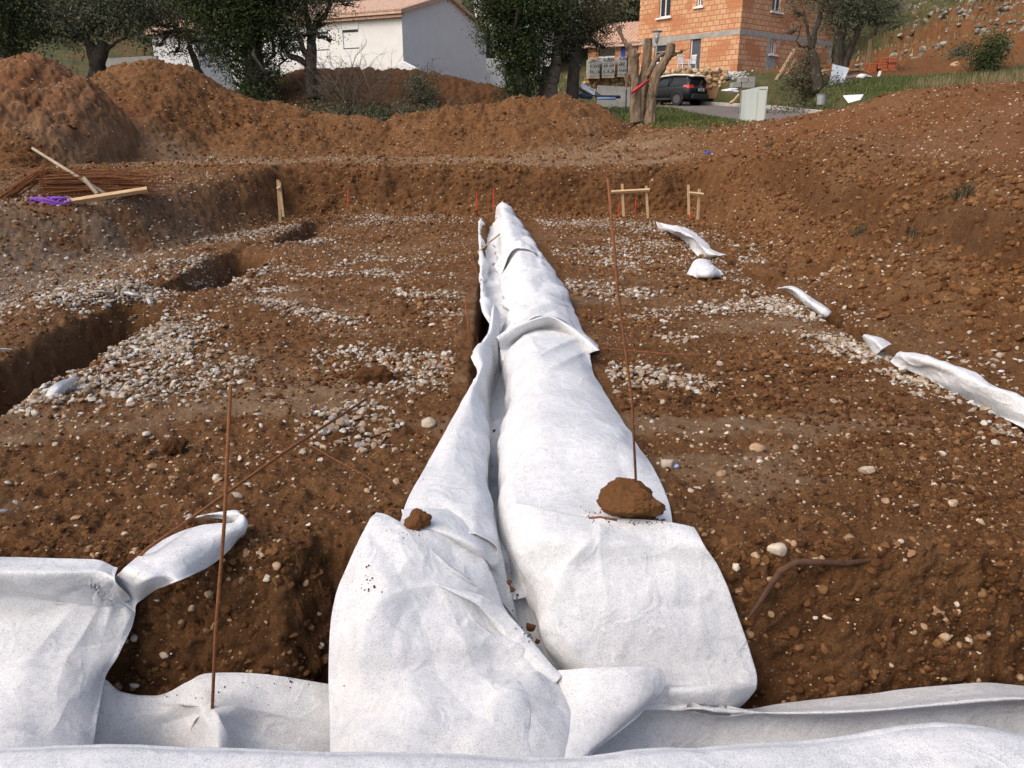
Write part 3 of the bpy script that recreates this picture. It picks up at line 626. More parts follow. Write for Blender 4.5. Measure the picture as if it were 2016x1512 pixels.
# transverse bridge of cloth: starts on the left flap and sweeps over to the pointed corner
br = [[(975,668,6.22),(1000,650,6.2),(1045,632,6.2),(1078,622,6.22),(1112,634,6.1),(1150,660,5.85),(1181,689,5.66)],
      [(978,664,6.12),(1002,648,6.1),(1048,630,6.08),(1082,623,6.08),(1116,640,5.98),(1150,666,5.78),(1178,690,5.62)],
      [(982,672,6.10),(1006,660,6.10),(1050,640,6.12),(1088,632,6.12),(1118,650,6.0),(1146,672,5.8),(1170,692,5.66)],
      [(985,690,6.16),(1004,680,6.2),(1050,658,6.24),(1088,646,6.22),(1118,658,6.08),(1142,676,5.85),(1160,696,5.72)],
      [(988,712,6.0),(1004,700,6.1),(1050,676,6.16),(1090,660,6.16),(1118,668,6.02),(1140,682,5.86),(1154,700,5.8)]]
Pd = wrinkle(patch(br, 60, 110), .010, 4, 31)
sheet('geotextile_sheet', [Pd], 'white fabric fold bridging the centre trench and ending in a pointed flap')

# right lobe over the trench corner
rl = [[(984,1000,-.28,'z'),(989,992,-.03,'z'),(1040,992,.085,'z'),(1120,1012,.075,'z'),(1190,1022,.07,'z'),(1250,1022,.065,'z'),(1310,1028,.06,'z'),(1366,1040,.04,'z')],
      [(991,1052,-.30,'z'),(999,1048,-.06,'z'),(1052,1050,.035,'z'),(1120,1060,.04,'z'),(1180,1062,.04,'z'),(1250,1062,.04,'z'),(1320,1062,.03,'z'),(1385,1072,.02,'z')],
      [(1006,1102,-.32,'z'),(1018,1104,3.06),(1056,1108,2.97),(1110,1112,2.91),(1170,1112,2.90),(1250,1110,2.90),(1330,1108,2.90),(1412,1112,2.90)],
      [(1024,1158,3.05),(1036,1159,3.0),(1064,1162,2.92),(1098,1165,2.85),(1165,1165,2.83),(1250,1165,2.83),(1340,1165,2.83),(1437,1170,2.85)],
      [(1044,1212,3.02),(1050,1214,2.98),(1060,1218,2.90),(1080,1225,2.82),(1155,1225,2.77),(1250,1227,2.76),(1345,1228,2.77),(1460,1230,2.80)],
      [(1056,1258,3.0),(1060,1260,2.96),(1068,1264,2.89),(1080,1270,2.80),(1150,1278,2.72),(1250,1282,2.71),(1350,1285,2.72),(1480,1290,2.75)],
      [(1076,1290,2.98),(1080,1294,2.93),(1088,1300,2.86),(1102,1310,2.78),(1165,1322,2.68),(1260,1330,2.66),(1360,1335,2.67),(1491,1335,2.70)],
      [(1094,1312,2.96),(1098,1318,2.9),(1106,1326,2.83),(1120,1334,2.76),(1180,1350,2.66),(1265,1354,2.64),(1365,1356,2.64),(1484,1362,2.67)],
      [(1100,1330,2.96),(1106,1338,2.89),(1114,1350,2.82),(1128,1362,2.74),(1190,1390,2.64),(1270,1396,2.62),(1365,1400,2.62),(1452,1394,2.64)]]
Pr = wrinkle(patch(rl, 170, 190), .013, 2.6, 47, (1, 1, .6))
for q in (([(1488,1350),(1440,1340),(1380,1310)], 12, .012, -1, 0), ([(1488,1350),(1450,1290),(1420,1220)], 14, .010, -1, 0), ([(1200,1035),(1130,1095),(1088,1180),(1078,1250)], 22, .016, .2, 1), ([(1150,1290),(1105,1240),(1095,1200)], 12, .012, .3, 0), ([(1300,1040),(1330,1120),(1325,1200)], 34, .008, .3, 0)): Pr = crease(Pr, *q)
for q in (([(1366,1045),(1300,1090),(1180,1110)], 20, .007, .3, 0), ([(1420,1180),(1340,1200),(1260,1180)], 26, -.007, .3, 0), ([(1200,1320),(1240,1240),(1230,1160)], 24, .007, .3, 0)): Pr = crease(Pr, *q)
hem = [[(1318,1354,2.60),(1370,1352,2.60),(1430,1346,2.6),(1486,1346,2.63)],[(1316,1364,2.585),(1370,1364,2.585),(1435,1362,2.59),(1488,1356,2.63)],[(1318,1376,2.59),(1370,1382,2.59),(1436,1388,2.6),(1470,1380,2.65)],[(1318,1392,2.6),(1370,1396,2.61),(1430,1398,2.63),(1452,1396,2.68)]]
Pr = crumple(Pr, .008, .5, 4, 404)
sheet('geotextile_sheet', [Pr, wrinkle(patch(hem, 24, 50), .004, 5, 50)], 'white fabric lobe over the right-hand trench corner, below the large earth clod')

# left lobe, sweeping down and across to the front flap
ll = [[(740,1014,.04,'z'),(762,1018,.06,'z'),(800,1036,.06,'z'),(842,1046,.05,'z'),(885,1054,.01,'z'),(928,1064,-.05,'z')],
      [(716,1050,.03,'z'),(755,1052,.05,'z'),(815,1066,2.95),(870,1078,2.95),(918,1094,2.97),(954,1112,3.0)],
      [(692,1100,2.89),(750,1096,2.87),(825,1098,2.87),(893,1116,2.88),(945,1140,2.91),(976,1156,2.95)],
      [(667,1155,2.84),(740,1150,2.80),(830,1150,2.81),(912,1160,2.83),(962,1186,2.85),(990,1198,2.89)],
      [(653,1215,2.76),(738,1210,2.71),(835,1205,2.73),(930,1214,2.76),(990,1232,2.78),(1018,1240,2.81)],
      [(649,1275,2.69),(745,1270,2.61),(850,1266,2.64),(950,1262,2.68),(1020,1268,2.70),(1058,1286,2.72)],
      [(648,1330,2.64),(755,1328,2.55),(865,1325,2.58),(970,1318,2.64),(1040,1310,2.66),(1092,1323,2.68)],
      [(649,1385,2.55),(765,1385,2.45),(880,1382,2.44),(985,1378,2.46),(1062,1370,2.5),(1110,1368,2.56)],
      [(651,1440,2.45),(775,1440,2.33),(895,1440,2.30),(1000,1440,2.29),(1080,1435,2.33),(1125,1425,2.4)],
      [(655,1520,2.28),(785,1520,2.17),(910,1520,2.14),(1020,1520,2.14),(1105,1520,2.18),(1140,1520,2.24)]]
Pl = patch(ll, 200, 200)
Pl = wrinkle(Pl, .016, 2.2, 61, (1, 1, .8))
Nn = normals(Pl)                                              # broad crease running down the lobe
def line_fold(P, a, b, w, amp, t0=-.1, t1=1.1, side=1):
    a, b = np.array(a), np.array(b); ab = b-a; L = np.linalg.norm(ab); d = ab/L; v = P-a; t = v@d/L; N = normals(P)
    perp = np.cross(d, np.array([0, -.7, .7])); perp /= np.linalg.norm(perp); q = (v@perp)*side
    k = np.where(q < 0, w*.3, w); return P+N*(amp*np.exp(-(q/k)**2)*ss(t0, t0+.2, t)*(1-ss(t1-.2, t1, t)))[..., None]
Pl = line_fold(Pl, D(1060,1330,2.6), D(900,1490,2.3), .08, .03, side=-1)
fl = [[(1085,1321,2.66),(1140,1318,2.60),(1200,1316,2.58),(1260,1314,2.58),(1300,1315,2.60)],
      [(1090,1345,2.62),(1150,1345,2.54),(1215,1343,2.52),(1270,1342,2.53),(1309,1346,2.57)],
      [(1098,1385,2.54),(1155,1385,2.46),(1215,1384,2.44),(1262,1380,2.46),(1288,1376,2.51)],
      [(1100,1430,2.42),(1140,1430,2.36),(1180,1432,2.35),(1212,1432,2.37),(1232,1428,2.41)],
      [(1085,1480,2.28),(1115,1480,2.25),(1140,1482,2.24),(1158,1480,2.25),(1170,1476,2.28)],
      [(1080,1520,2.2),(1100,1520,2.18),(1115,1520,2.18),(1128,1520,2.18),(1140,1520,2.2)]]
Pf = wrinkle(patch(fl, 80, 90), .010, 3, 71)
roll = [[(862,1150,2.812),(900,1158,2.81),(955,1176,2.80),(1000,1210,2.785),(1050,1266,2.72),(1092,1316,2.645),(1108,1328,2.63)],
        [(864,1151,2.80),(903,1164,2.785),(952,1184,2.775),(992,1222,2.76),(1042,1280,2.69),(1086,1328,2.615),(1100,1338,2.60)],
        [(864,1152,2.80),(900,1170,2.775),(945,1192,2.762),(982,1234,2.745),(1032,1292,2.68),(1078,1338,2.61),(1090,1348,2.60)],
        [(863,1152,2.812),(897,1170,2.80),(941,1192,2.79),(978,1236,2.77),(1028,1292,2.70),(1074,1338,2.64),(1086,1348,2.63)]]
for q in (([(965,1182),(890,1156),(810,1162),(755,1190),(722,1245),(716,1320),(735,1400)], 34, .020, .2, 0), ([(700,1100),(760,1130),(830,1120)], 22, .008, .3, 0), ([(845,1075),(890,1120),(960,1165)], 12, .012, .3, 1), ([(780,1040),(800,1100),(850,1140)], 16, .008, .3, 0), ([(1000,1300),(1040,1400),(1030,1490)], 30, -.012, .3, 0),
          ([(1050,1300),(985,1370),(960,1470)], 40, .010, .3, 1), ([(820,1180),(780,1230),(770,1300)], 20, -.008, .3, 0), ([(930,1195),(900,1230),(840,1240)], 16, -.006, .3, 0), ([(690,1420),(760,1470),(830,1500)], 30, .010, .3, 0)): Pl = crease(Pl, *q)
Pl = crumple(Pl, .011, .42, 5, 405); Pf = crumple(Pf, .006, .35, 4, 406)
sheet('geotextile_sheet', [Pl, Pf, wrinkle(patch(roll, 24, 120), .004, 6, 75)], 'big white fabric lobe over the left-hand trench corner, folded across the front')
fc = [[(790,1000,.07,'z'),(850,1000,.06,'z'),(920,1010,.0,'z'),(972,1020,-.10,'z')],[(800,1030,.07,'z'),(860,1040,.06,'z'),(935,1070,.0,'z'),(985,1090,-.12,'z')],
      [(826,1056,.04,'z'),(880,1068,3.03),(945,1105,3.03),(1003,1160,3.05)],[(846,1074,3.0),(900,1098,3.0),(960,1155,3.0),(1020,1225,2.99)]]
sheet('geotextile_sheet', [wrinkle(patch(fc, 60, 70), .012, 4, 85)], 'crumpled strip of white fabric tucked beside the small earth clod on the trench edge')

# left lining with its torn tongue
lt = [[(-420,1096,.03,'z'),(-200,1098,.03,'z'),(0,1101,.03,'z'),(110,1099,.05,'z'),(190,1101,.05,'z'),(232,1118,.02,'z')],
      [(-420,1125,.03,'z'),(-200,1125,.05,'z'),(0,1128,.05,'z'),(110,1130,.05,'z'),(190,1130,.04,'z'),(228,1146,.02,'z')],
      [(-420,1175,2.86),(-200,1175,2.84),(0,1175,2.82),(110,1178,2.82),(190,1178,2.84),(264,1182,2.86)],
      [(-420,1230,2.76),(-200,1230,2.72),(0,1230,2.70),(110,1230,2.72),(195,1228,2.76),(262,1226,2.80)],
      [(-420,1300,2.62),(-200,1300,2.58),(0,1300,2.56),(100,1298,2.60),(180,1292,2.66),(234,1286,2.72)],
      [(-420,1370,2.46),(-200,1370,2.42),(0,1370,2.42),(95,1365,2.46),(165,1350,2.54),(205,1334,2.64)],
      [(-420,1430,2.34),(-200,1430,2.3),(0,1430,2.3),(90,1430,2.34),(155,1415,2.42),(194,1400,2.5)],
      [(-420,1520,2.18),(-200,1520,2.14),(0,1520,2.12),(85,1520,2.15),(140,1520,2.2),(176,1520,2.26)]]
Pt = wrinkle(patch(lt, 170, 260), .013, 2.4, 91, (1, 1, .8))
Pt = pinch(Pt, D(222,1152,2.88), .008, 11, .12, .4)
tg = [[(196,1165,2.83),(222,1178,2.82),(246,1190,2.81),(266,1206,2.80)],[(216,1146,2.86),(236,1158,2.85),(256,1170,2.84),(272,1186,2.83)],[(240,1124,.07,'z'),(266,1138,.06,'z'),(286,1148,.04,'z'),(302,1162,2.86)],
      [(272,1098,.08,'z'),(305,1110,.10,'z'),(330,1128,.08,'z'),(345,1146,.05,'z')],[(318,1066,.06,'z'),(350,1082,.12,'z'),(385,1100,.08,'z'),(402,1120,.01,'z')],
      [(370,1044,.06,'z'),(400,1056,.12,'z'),(430,1072,.09,'z'),(445,1088,.02,'z')],[(425,1034,.08,'z'),(445,1040,.13,'z'),(462,1052,.10,'z'),(468,1062,.03,'z')],
      [(462,1028,.10,'z'),(472,1030,.13,'z'),(480,1040,.11,'z'),(480,1052,.04,'z')],[(468,1006,.13,'z'),(476,1014,.15,'z'),(482,1024,.12,'z'),(479,1042,.07,'z')],
      [(440,1006,.12,'z'),(446,1010,.13,'z'),(450,1016,.12,'z'),(452,1026,.08,'z')],[(405,1010,.09,'z'),(408,1013,.09,'z'),(412,1017,.08,'z'),(414,1022,.05,'z')],[(362,1021,.05,'z'),(364,1022,.05,'z'),(366,1023,.05,'z'),(368,1025,.04,'z')]]
Pg = wrinkle(patch(tg, 130, 50), .007, 4, 95)
Pt = crumple(Pt, .013, .45, 5, 407)
for q in (([(226,1154),(150,1200),(60,1295),(0,1350)], 26, .020, -1, 0), ([(226,1154),(175,1230),(120,1330),(110,1420)], 22, .018, -1, 0), ([(226,1154),(160,1150),(80,1170)], 14, .014, -1, 0), ([(226,1154),(215,1210),(190,1290)], 12, .012, -1, 0), ([(226,1154),(130,1175),(20,1240)], 16, -.014, -1, 0), ([(226,1154),(195,1135),(150,1130)], 9, .01, -1, 0), ([(0,1330),(100,1300),(160,1330)], 26, .010, .3, 0)): Pt = crease(Pt, *q)
Pg = crumple(Pg, .005, .25, 3, 408)
sheet('geotextile_sheet', [Pt, Pg], 'broad white fabric at the left with a torn tongue curling over the soil')
ls = [[(150,1345,2.62),(203,1336,2.66),(240,1363,2.70),(310,1371,2.72),(370,1342,2.72),(412,1325,2.72),(520,1327,2.74),(645,1346,2.74),(760,1360,2.74)],
      [(150,1375,2.58),(205,1372,2.62),(245,1388,2.66),(312,1394,2.68),(372,1370,2.68),(415,1358,2.67),(520,1358,2.69),(645,1376,2.69),(760,1385,2.69)],
      [(150,1400,2.56),(205,1400,2.6),(250,1405,2.64),(315,1408,2.65),(375,1396,2.64),(417,1391,2.57),(520,1396,2.64),(645,1412,2.64),(760,1415,2.64)],
      [(150,1450,2.54),(205,1450,2.56),(255,1450,2.6),(320,1450,2.62),(380,1445,2.58),(425,1438,2.48),(500,1445,2.58),(645,1455,2.6),(760,1455,2.6)],
      [(150,1530,2.5),(205,1530,2.52),(255,1530,2.56),(320,1530,2.58),(380,1530,2.5),(430,1530,2.36),(490,1530,2.48),(645,1530,2.56),(760,1530,2.56)]]
Ps = wrinkle(patch(ls, 130, 260), .009, 3, 101, (1, 1, .6))
for q in (([(418,1392),(380,1430),(360,1490)], 16, .026, -1, 0), ([(418,1392),(440,1440),(475,1500)], 16, .026, -1, 0), ([(418,1392),(330,1384),(215,1352)], 12, .018, -1, 0), ([(418,1392),(520,1400),(640,1425)], 10, .020, -1, 0),
          ([(418,1392),(500,1440),(600,1475)], 20, -.02, -1, 0), ([(418,1392),(415,1440),(420,1500)], 12, -.018, -1, 0), ([(418,1392),(340,1420),(260,1440)], 20, -.016, -1, 0)): Ps = crease(Ps, *q)
Ps = crumple(Ps, .010, .4, 5, 409)
sheet('geotextile_sheet', [Ps], 'white fabric strip pinned by a rusty bar against the trench wall at the left')
# right lining: bright turned-over strip, then the shaded wall
rr = [[(1180,1400,2.60),(1330,1372,2.68),(1450,1394,2.70),(1560,1384,2.72),(1700,1369,2.72),(1840,1351,2.72),(1935,1343,2.72),(2030,1350,2.72),(2200,1362,2.72),(2450,1380,2.72)],
      [(1190,1404,2.56),(1330,1382,2.62),(1450,1398,2.64),(1560,1397,2.63),(1700,1390,2.61),(1840,1376,2.60),(1940,1366,2.60),(2030,1368,2.60),(2200,1376,2.6),(2450,1395,2.6)],
      [(1195,1412,2.55),(1330,1394,2.57),(1450,1401,2.58),(1560,1404,2.56),(1700,1400,2.53),(1840,1388,2.52),(1940,1379,2.52),(2030,1376,2.53),(2200,1384,2.53),(2450,1402,2.53)],
      [(1190,1425,2.57),(1330,1408,2.60),(1450,1412,2.62),(1560,1414,2.61),(1700,1410,2.59),(1840,1400,2.58),(1940,1392,2.58),(2030,1390,2.58),(2200,1398,2.58),(2450,1412,2.58)],
      [(1170,1460,2.56),(1330,1445,2.58),(1450,1448,2.60),(1560,1450,2.6),(1700,1446,2.58),(1840,1440,2.57),(1940,1436,2.57),(2030,1436,2.57),(2200,1440,2.57),(2450,1450,2.57)],
      [(1150,1540,2.45),(1330,1530,2.5),(1450,1530,2.52),(1560,1530,2.52),(1700,1530,2.50),(1840,1530,2.5),(1940,1530,2.5),(2030,1530,2.5),(2200,1530,2.5),(2450,1530,2.5)]]
sheet('geotextile_sheet', [crumple(wrinkle(patch(rr, 130, 330), .010, 2.6, 111, (1, 1, .6)), .009, .5, 4, 410)], 'white fabric along the trench wall at the right with its upper edge turned over')
# near lip
lipx = [(-500,1476),(-200,1478),(0,1480),(250,1480),(450,1484),(700,1497),(950,1495),(1150,1487),(1400,1468),(1600,1462),(1750,1457),(1860,1455),(1950,1462),(2040,1472),(2200,1480),(2500,1500)]
L0 = [G(a, b, .055) for a, b in lipx]
nl = [[p*np.array([1, 0, 0])+np.array([0, 2.30, -.86]) for p in L0], [p*np.array([1, 0, 0])+np.array([0, 1.95, -.82]) for p in L0], [p*np.array([1, 0, 0])+np.array([0, 1.82, -.45]) for p in L0],
      [p+np.array([0, .035, -.07]) for p in L0], L0, [p+np.array([0, -.09, .012]) for p in L0], [p+np.array([0, -.4, .0]) for p in L0], [p+np.array([0, -1.1, -.01]) for p in L0]]
An = np.array(nl); Pn = np.einsum('ui,ijk,vj->uvk', cr_basis(8, 140), An, cr_basis(len(lipx), 330))
sheet('geotextile_sheet', [crumple(wrinkle(Pn, .008, 2.4, 121), .006, .5, 4, 411)], 'white fabric over the near lip of the front trench, along the bottom edge')

# far right trench: strips of fabric sticking out
st1 = [[(1290,436,.06,'z'),(1305,440,.16,'z'),(1325,446,.05,'z')],[(1300,452,.03,'z'),(1322,448,.2,'z'),(1352,450,.05,'z')],[(1325,462,.0,'z'),(1348,460,.24,'z'),(1378,468,.05,'z')],
       [(1345,475,.0,'z'),(1368,470,.22,'z'),(1395,482,.04,'z')],[(1365,492,.0,'z'),(1382,486,.16,'z'),(1400,494,.03,'z')],[(1375,505,.0,'z'),(1398,498,.1,'z'),(1412,500,.03,'z')],[(1400,508,.02,'z'),(1420,502,.08,'z'),(1434,502,.02,'z')]]
st2 = [[(1352,538,.02,'z'),(1368,516,.06,'z'),(1384,514,.08,'z'),(1396,514,.03,'z')],[(1368,545,.03,'z'),(1380,532,.12,'z'),(1395,524,.14,'z'),(1405,524,.03,'z')],[(1385,547,.03,'z'),(1400,540,.1,'z'),(1410,534,.08,'z'),(1416,534,.02,'z')],[(1405,546,.01,'z'),(1415,545,.02,'z'),(1420,543,.02,'z'),(1425,543,.0,'z')]]
st3 = [[(1528,572,.02,'z'),(1532,568,.08,'z'),(1540,566,.10,'z')],[(1545,570,.08,'z'),(1552,566,.15,'z'),(1562,566,.12,'z')],[(1565,582,.06,'z'),(1572,575,.13,'z'),(1580,575,.08,'z')],[(1590,600,.04,'z'),(1595,594,.10,'z'),(1600,592,.05,'z')],[(1615,616,.02,'z'),(1620,612,.06,'z'),(1625,612,.03,'z')],[(1628,622,.0,'z'),(1630,621,.02,'z'),(1632,621,.0,'z')]]
st4 = [[(1698,662,.04,'z'),(1702,660,.07,'z'),(1708,660,.05,'z')],[(1715,685,.0,'z'),(1722,672,.1,'z'),(1735,668,.06,'z')],[(1728,700,-.02,'z'),(1738,688,.08,'z'),(1755,680,.05,'z')]]
st5 = [[(1757,712,.02,'z'),(1762,704,.06,'z'),(1768,698,.10,'z'),(1772,697,.10,'z')],[(1775,722,.02,'z'),(1788,714,.08,'z'),(1800,704,.14,'z'),(1806,702,.12,'z')],[(1830,745,.0,'z'),(1850,732,.08,'z'),(1862,722,.14,'z'),(1868,718,.13,'z')],
       [(1885,778,-.04,'z'),(1905,765,.06,'z'),(1925,752,.13,'z'),(1932,748,.12,'z')],[(1935,805,-.05,'z'),(1960,790,.05,'z'),(1985,776,.12,'z'),(1992,773,.12,'z')],[(1985,830,-.05,'z'),(2015,820,.03,'z'),(2050,803,.10,'z'),(2058,800,.10,'z')],[(2080,880,-.05,'z'),(2110,868,.02,'z'),(2140,850,.1,'z'),(2150,846,.1,'z')]]
for st, lb in ((st1, 'bulging strip of white fabric running along the far right trench'), (st2, 'small white fabric mound beside gravel at the far right'),
               (st3, 'short white fabric strip over a gravel heap, right of centre'), (st4, 'small scrap of white fabric half buried at the gravel end of the right trench'),
               (st5, 'long white fabric strip rising from the right trench towards the edge of the photo')):
    sheet('geotextile_strip', [crumple(wrinkle(patch(st, 120, 60), .020, 5, 131), .014, .22, 5, 132)], lb)
for i, (pts, lb) in enumerate([([[(88,780,.05,'z'),(105,782,.04,'z'),(120,779,.02,'z')],[(100,762,.10,'z'),(118,766,.08,'z'),(132,770,.03,'z')],[(118,750,.12,'z'),(134,753,.09,'z'),(142,758,.04,'z')],[(148,742,.08,'z'),(152,742,.07,'z'),(156,742,.05,'z')]], 'white fabric corner sticking out of gravel at the left'),
          ([[(240,575,.16,'z'),(250,574,.2,'z'),(262,577,.18,'z')],[(248,580,.15,'z'),(260,580,.18,'z'),(275,580,.16,'z')],[(258,583,.12,'z'),(270,585,.14,'z'),(280,584,.12,'z')]], 'white scrap of fabric on the rim of the left trench'),
          ([[(288,588,.12,'z'),(292,588,.14,'z'),(297,590,.12,'z')],[(292,598,.08,'z'),(297,596,.1,'z'),(301,598,.08,'z')],[(296,604,.03,'z'),(299,603,.05,'z'),(302,604,.03,'z')]], 'narrow white scrap hanging beside the left trench heap'),
          ([[(185,573,.2,'z'),(203,573,.21,'z'),(222,574,.2,'z')],[(186,576,.17,'z'),(203,576,.18,'z'),(222,577,.17,'z')]], 'thin white strip of fabric on top of the left gravel heap'),
          ([[(-5,686,.1,'z'),(8,686,.1,'z'),(24,688,.1,'z')],[(-5,691,.06,'z'),(8,691,.07,'z'),(24,691,.06,'z')]], 'thin white strip at the far left picture edge beside the trench')]):
    P = patch(pts, 20, 20); sheet('fabric_scrap', [wrinkle(P, .006, 8, 140+i)], lb)
# ------------------------------------------------------------------ more materials
def leaf_mat(name, stops):
    m = mat(name, rough=.7, spec=.15); t = NT(m); t.base(t.ramp(t.attr('rnd'), stops)); return m
M['olive_leaf'] = leaf_mat('olive_leaf', [(0, (.045,.052,.03)), (.5, (.085,.095,.055)), (.85, (.14,.15,.095)), (1, (.2,.21,.15))])
M['dark_leaf'] = leaf_mat('dark_leaf', [(0, (.016,.026,.011)), (.6, (.04,.062,.02)), (1, (.095,.12,.04))])
M['brown_leaf'] = leaf_mat('brown_leaf', [(0, (.06,.055,.03)), (.6, (.115,.105,.06)), (1, (.19,.17,.105))])
M['grass_blade'] = leaf_mat('grass_blade', [(0, (.04,.06,.016)), (.5, (.075,.115,.026)), (.8, (.13,.14,.045)), (1, (.22,.19,.09))])
M['dry_grass'] = leaf_mat('dry_grass', [(0, (.12,.09,.04)), (.6, (.22,.17,.09)), (1, (.32,.26,.15))])
M['forest_leaf'] = leaf_mat('forest_leaf', [(0, (.025,.03,.014)), (.6, (.055,.065,.03)), (1, (.11,.115,.06))])
M['twig'] = noisy('twig', (.09,.065,.045), (.2,.155,.115), 12, .9, 0)
M['stripped'] = noisy('stripped_bark', (.10,.07,.045), (.24,.17,.11), 9, .85, 1.0, .06, c3=(.33,.25,.17), stretch=(1,1,.3))
M['cut_wood'] = noisy('cut_wood', (.36,.22,.11), (.55,.38,.22), 9, .8, .2)
M['render_white'] = noisy('white_render', (.70,.69,.66), (.78,.77,.74), 1.2, .9, .1, .01)
M['render_grey'] = noisy('pale_render', (.66,.66,.655), (.73,.73,.72), 1.2, .9, .1, .01)
M['concrete'] = noisy('concrete', (.27,.26,.24), (.4,.385,.36), 3, .9, .3, .01)
M['block_grey'] = noisy('concrete_block', (.24,.235,.215), (.36,.35,.325), 5, .9, .3, .005)
M['dark_hole'] = mat('dark_hole', (.02,.02,.02), .9)
M['glass'] = mat('glass', (.012,.014,.016), .1, 0, .35)
M['white_paint'] = mat('white_paint', (.72,.72,.70), .5)
M['white_plastic'] = mat('white_plastic', (.75,.75,.74), .4)
M['black_shutter'] = mat('black_shutter', (.025,.027,.03), .6)
M['grey_paint'] = mat('grey_paint', (.17,.18,.19), .5)
M['door_film'] = noisy('plastic_film', (.04,.045,.055), (.11,.12,.14), 5, .25, .6, .02, spec=.5, stretch=(3,3,.7))
M['kerb'] = noisy('kerb_concrete', (.36,.34,.31), (.48,.46,.42), 4, .9, .2)
M['asphalt'] = noisy('asphalt', (.12,.10,.09), (.2,.175,.155), 5, .9, .3, .005)
M['cabinet'] = noisy('weathered_cabinet', (.38,.43,.42), (.5,.54,.5), 2.2, .75, .1, .004, c3=(.56,.57,.5), stretch=(1,1,.25))
M['rubble'] = stone_material('rubble_stone', [(0, (.25,.15,.075)), (.5, (.42,.28,.15)), (1, (.52,.4,.26))], .3)
M['dry_stone'] = stone_material('dry_stone', [(0, (.10,.09,.07)), (.5, (.18,.16,.12)), (1, (.33,.3,.24))], .3)
M['hollow_brick'] = noisy('hollow_brick', (.42,.12,.05), (.6,.2,.09), 5, .85, .2)
M['blue_paint'] = mat('blue_paint', (.02,.07,.4), .5)
M['car_black'] = mat('car_black', (.006,.0065,.008), .25, 0, .3)
M['car_cream'] = mat('car_cream', (.68,.65,.56), .3, 0, .5)
M['tyre'] = mat('tyre', (.018,.018,.018), .8)
M['rim'] = mat('rim', (.10,.10,.11), .4, .5)
M['tail_red'] = mat('tail_red', (.5,.015,.01), .2, 0, .6)
M['trim_dark'] = mat('trim_dark', (.03,.03,.03), .7)
M['chrome'] = mat('chrome', (.6,.6,.6), .25, .9)
M['plate'] = mat('plate', (.62,.63,.6), .5)
M['tape_red'] = mat('tape_red', (.45,.03,.05), .6)
M['galv'] = noisy('galvanised', (.3,.31,.32), (.45,.46,.47), 8, .5, 0, metal=.3)
M['purple_net'] = mat('purple_net', (.22,.07,.42), .7)
M['blue_black'] = mat('blue_black', (.02,.035,.06), .5)
M['tarp_dark'] = mat('tarp_dark', (.03,.05,.1), .5)
M['pale_blue'] = mat('pale_blue', (.3,.4,.6), .5)
M['turquoise'] = mat('turquoise', (.12,.42,.4), .6)
def tile_material():
    m = mat('roof_tile', rough=.85, spec=.2); t = NT(m); co = t.coord('Object')
    c = t.ramp(t.noise(co, 3.5, 5, .75), [(.25, (.42,.25,.17)), (.5, (.56,.37,.27)), (.75, (.66,.5,.38))])
    t.base(c); t.bump(t.noise(co, 14, 4), .3, .02); return m
M['tile'] = tile_material()
def brick_material():
    m = mat('clay_block', rough=.85, spec=.2); t = NT(m); tc = t.coord('Object')
    s = t.n('ShaderNodeSeparateXYZ'); t.l(tc, s.inputs[0]); u = t.math('ADD', s.outputs[0], s.outputs[1])
    cb = t.n('ShaderNodeCombineXYZ'); t.l(u, cb.inputs[0]); t.l(s.outputs[2], cb.inputs[1])
    b = t.n('ShaderNodeTexBrick'); t.l(cb.outputs[0], b.inputs['Vector']); b.offset = .5
    b.inputs['Scale'].default_value = 1.0; b.inputs['Brick Width'].default_value = .40; b.inputs['Row Height'].default_value = .262
    b.inputs['Mortar Size'].default_value = .02; b.inputs['Mortar Smooth'].default_value = .1; b.inputs['Bias'].default_value = .25
    b.inputs['Color1'].default_value = (.50,.25,.13,1); b.inputs['Color2'].default_value = (.60,.36,.21,1); b.inputs['Mortar'].default_value = (.37,.135,.058,1)
    # blocks of plain orange where wall ties and cut blocks were used
    n = t.n('ShaderNodeTexNoise', Scale=.62, Detail=3.0); mp = t.n('ShaderNodeMapping'); mp.inputs['Scale'].default_value = (1, 1.5, 1); t.l(cb.outputs[0], mp.inputs[0]); t.l(mp.outputs[0], n.inputs['Vector'])
    c = t.mix(t.math('MULTIPLY', t.ramp(n.outputs['Fac'], [(.50, 0), (.58, 1)]), .8), b.outputs['Color'], (.44,.18,.08))
    c = t.mix(.25, c, t.ramp(t.noise(tc, 6, 5, .7), [(.3, .3), (.7, .7)]), 'OVERLAY')
    t.base(c); t.bump(t.math('ADD', t.math('MULTIPLY', b.outputs['Fac'], -1.0), t.math('MULTIPLY', t.noise(tc, 20, 3), .3)), .4, .01); return m
M['brick'] = brick_material()

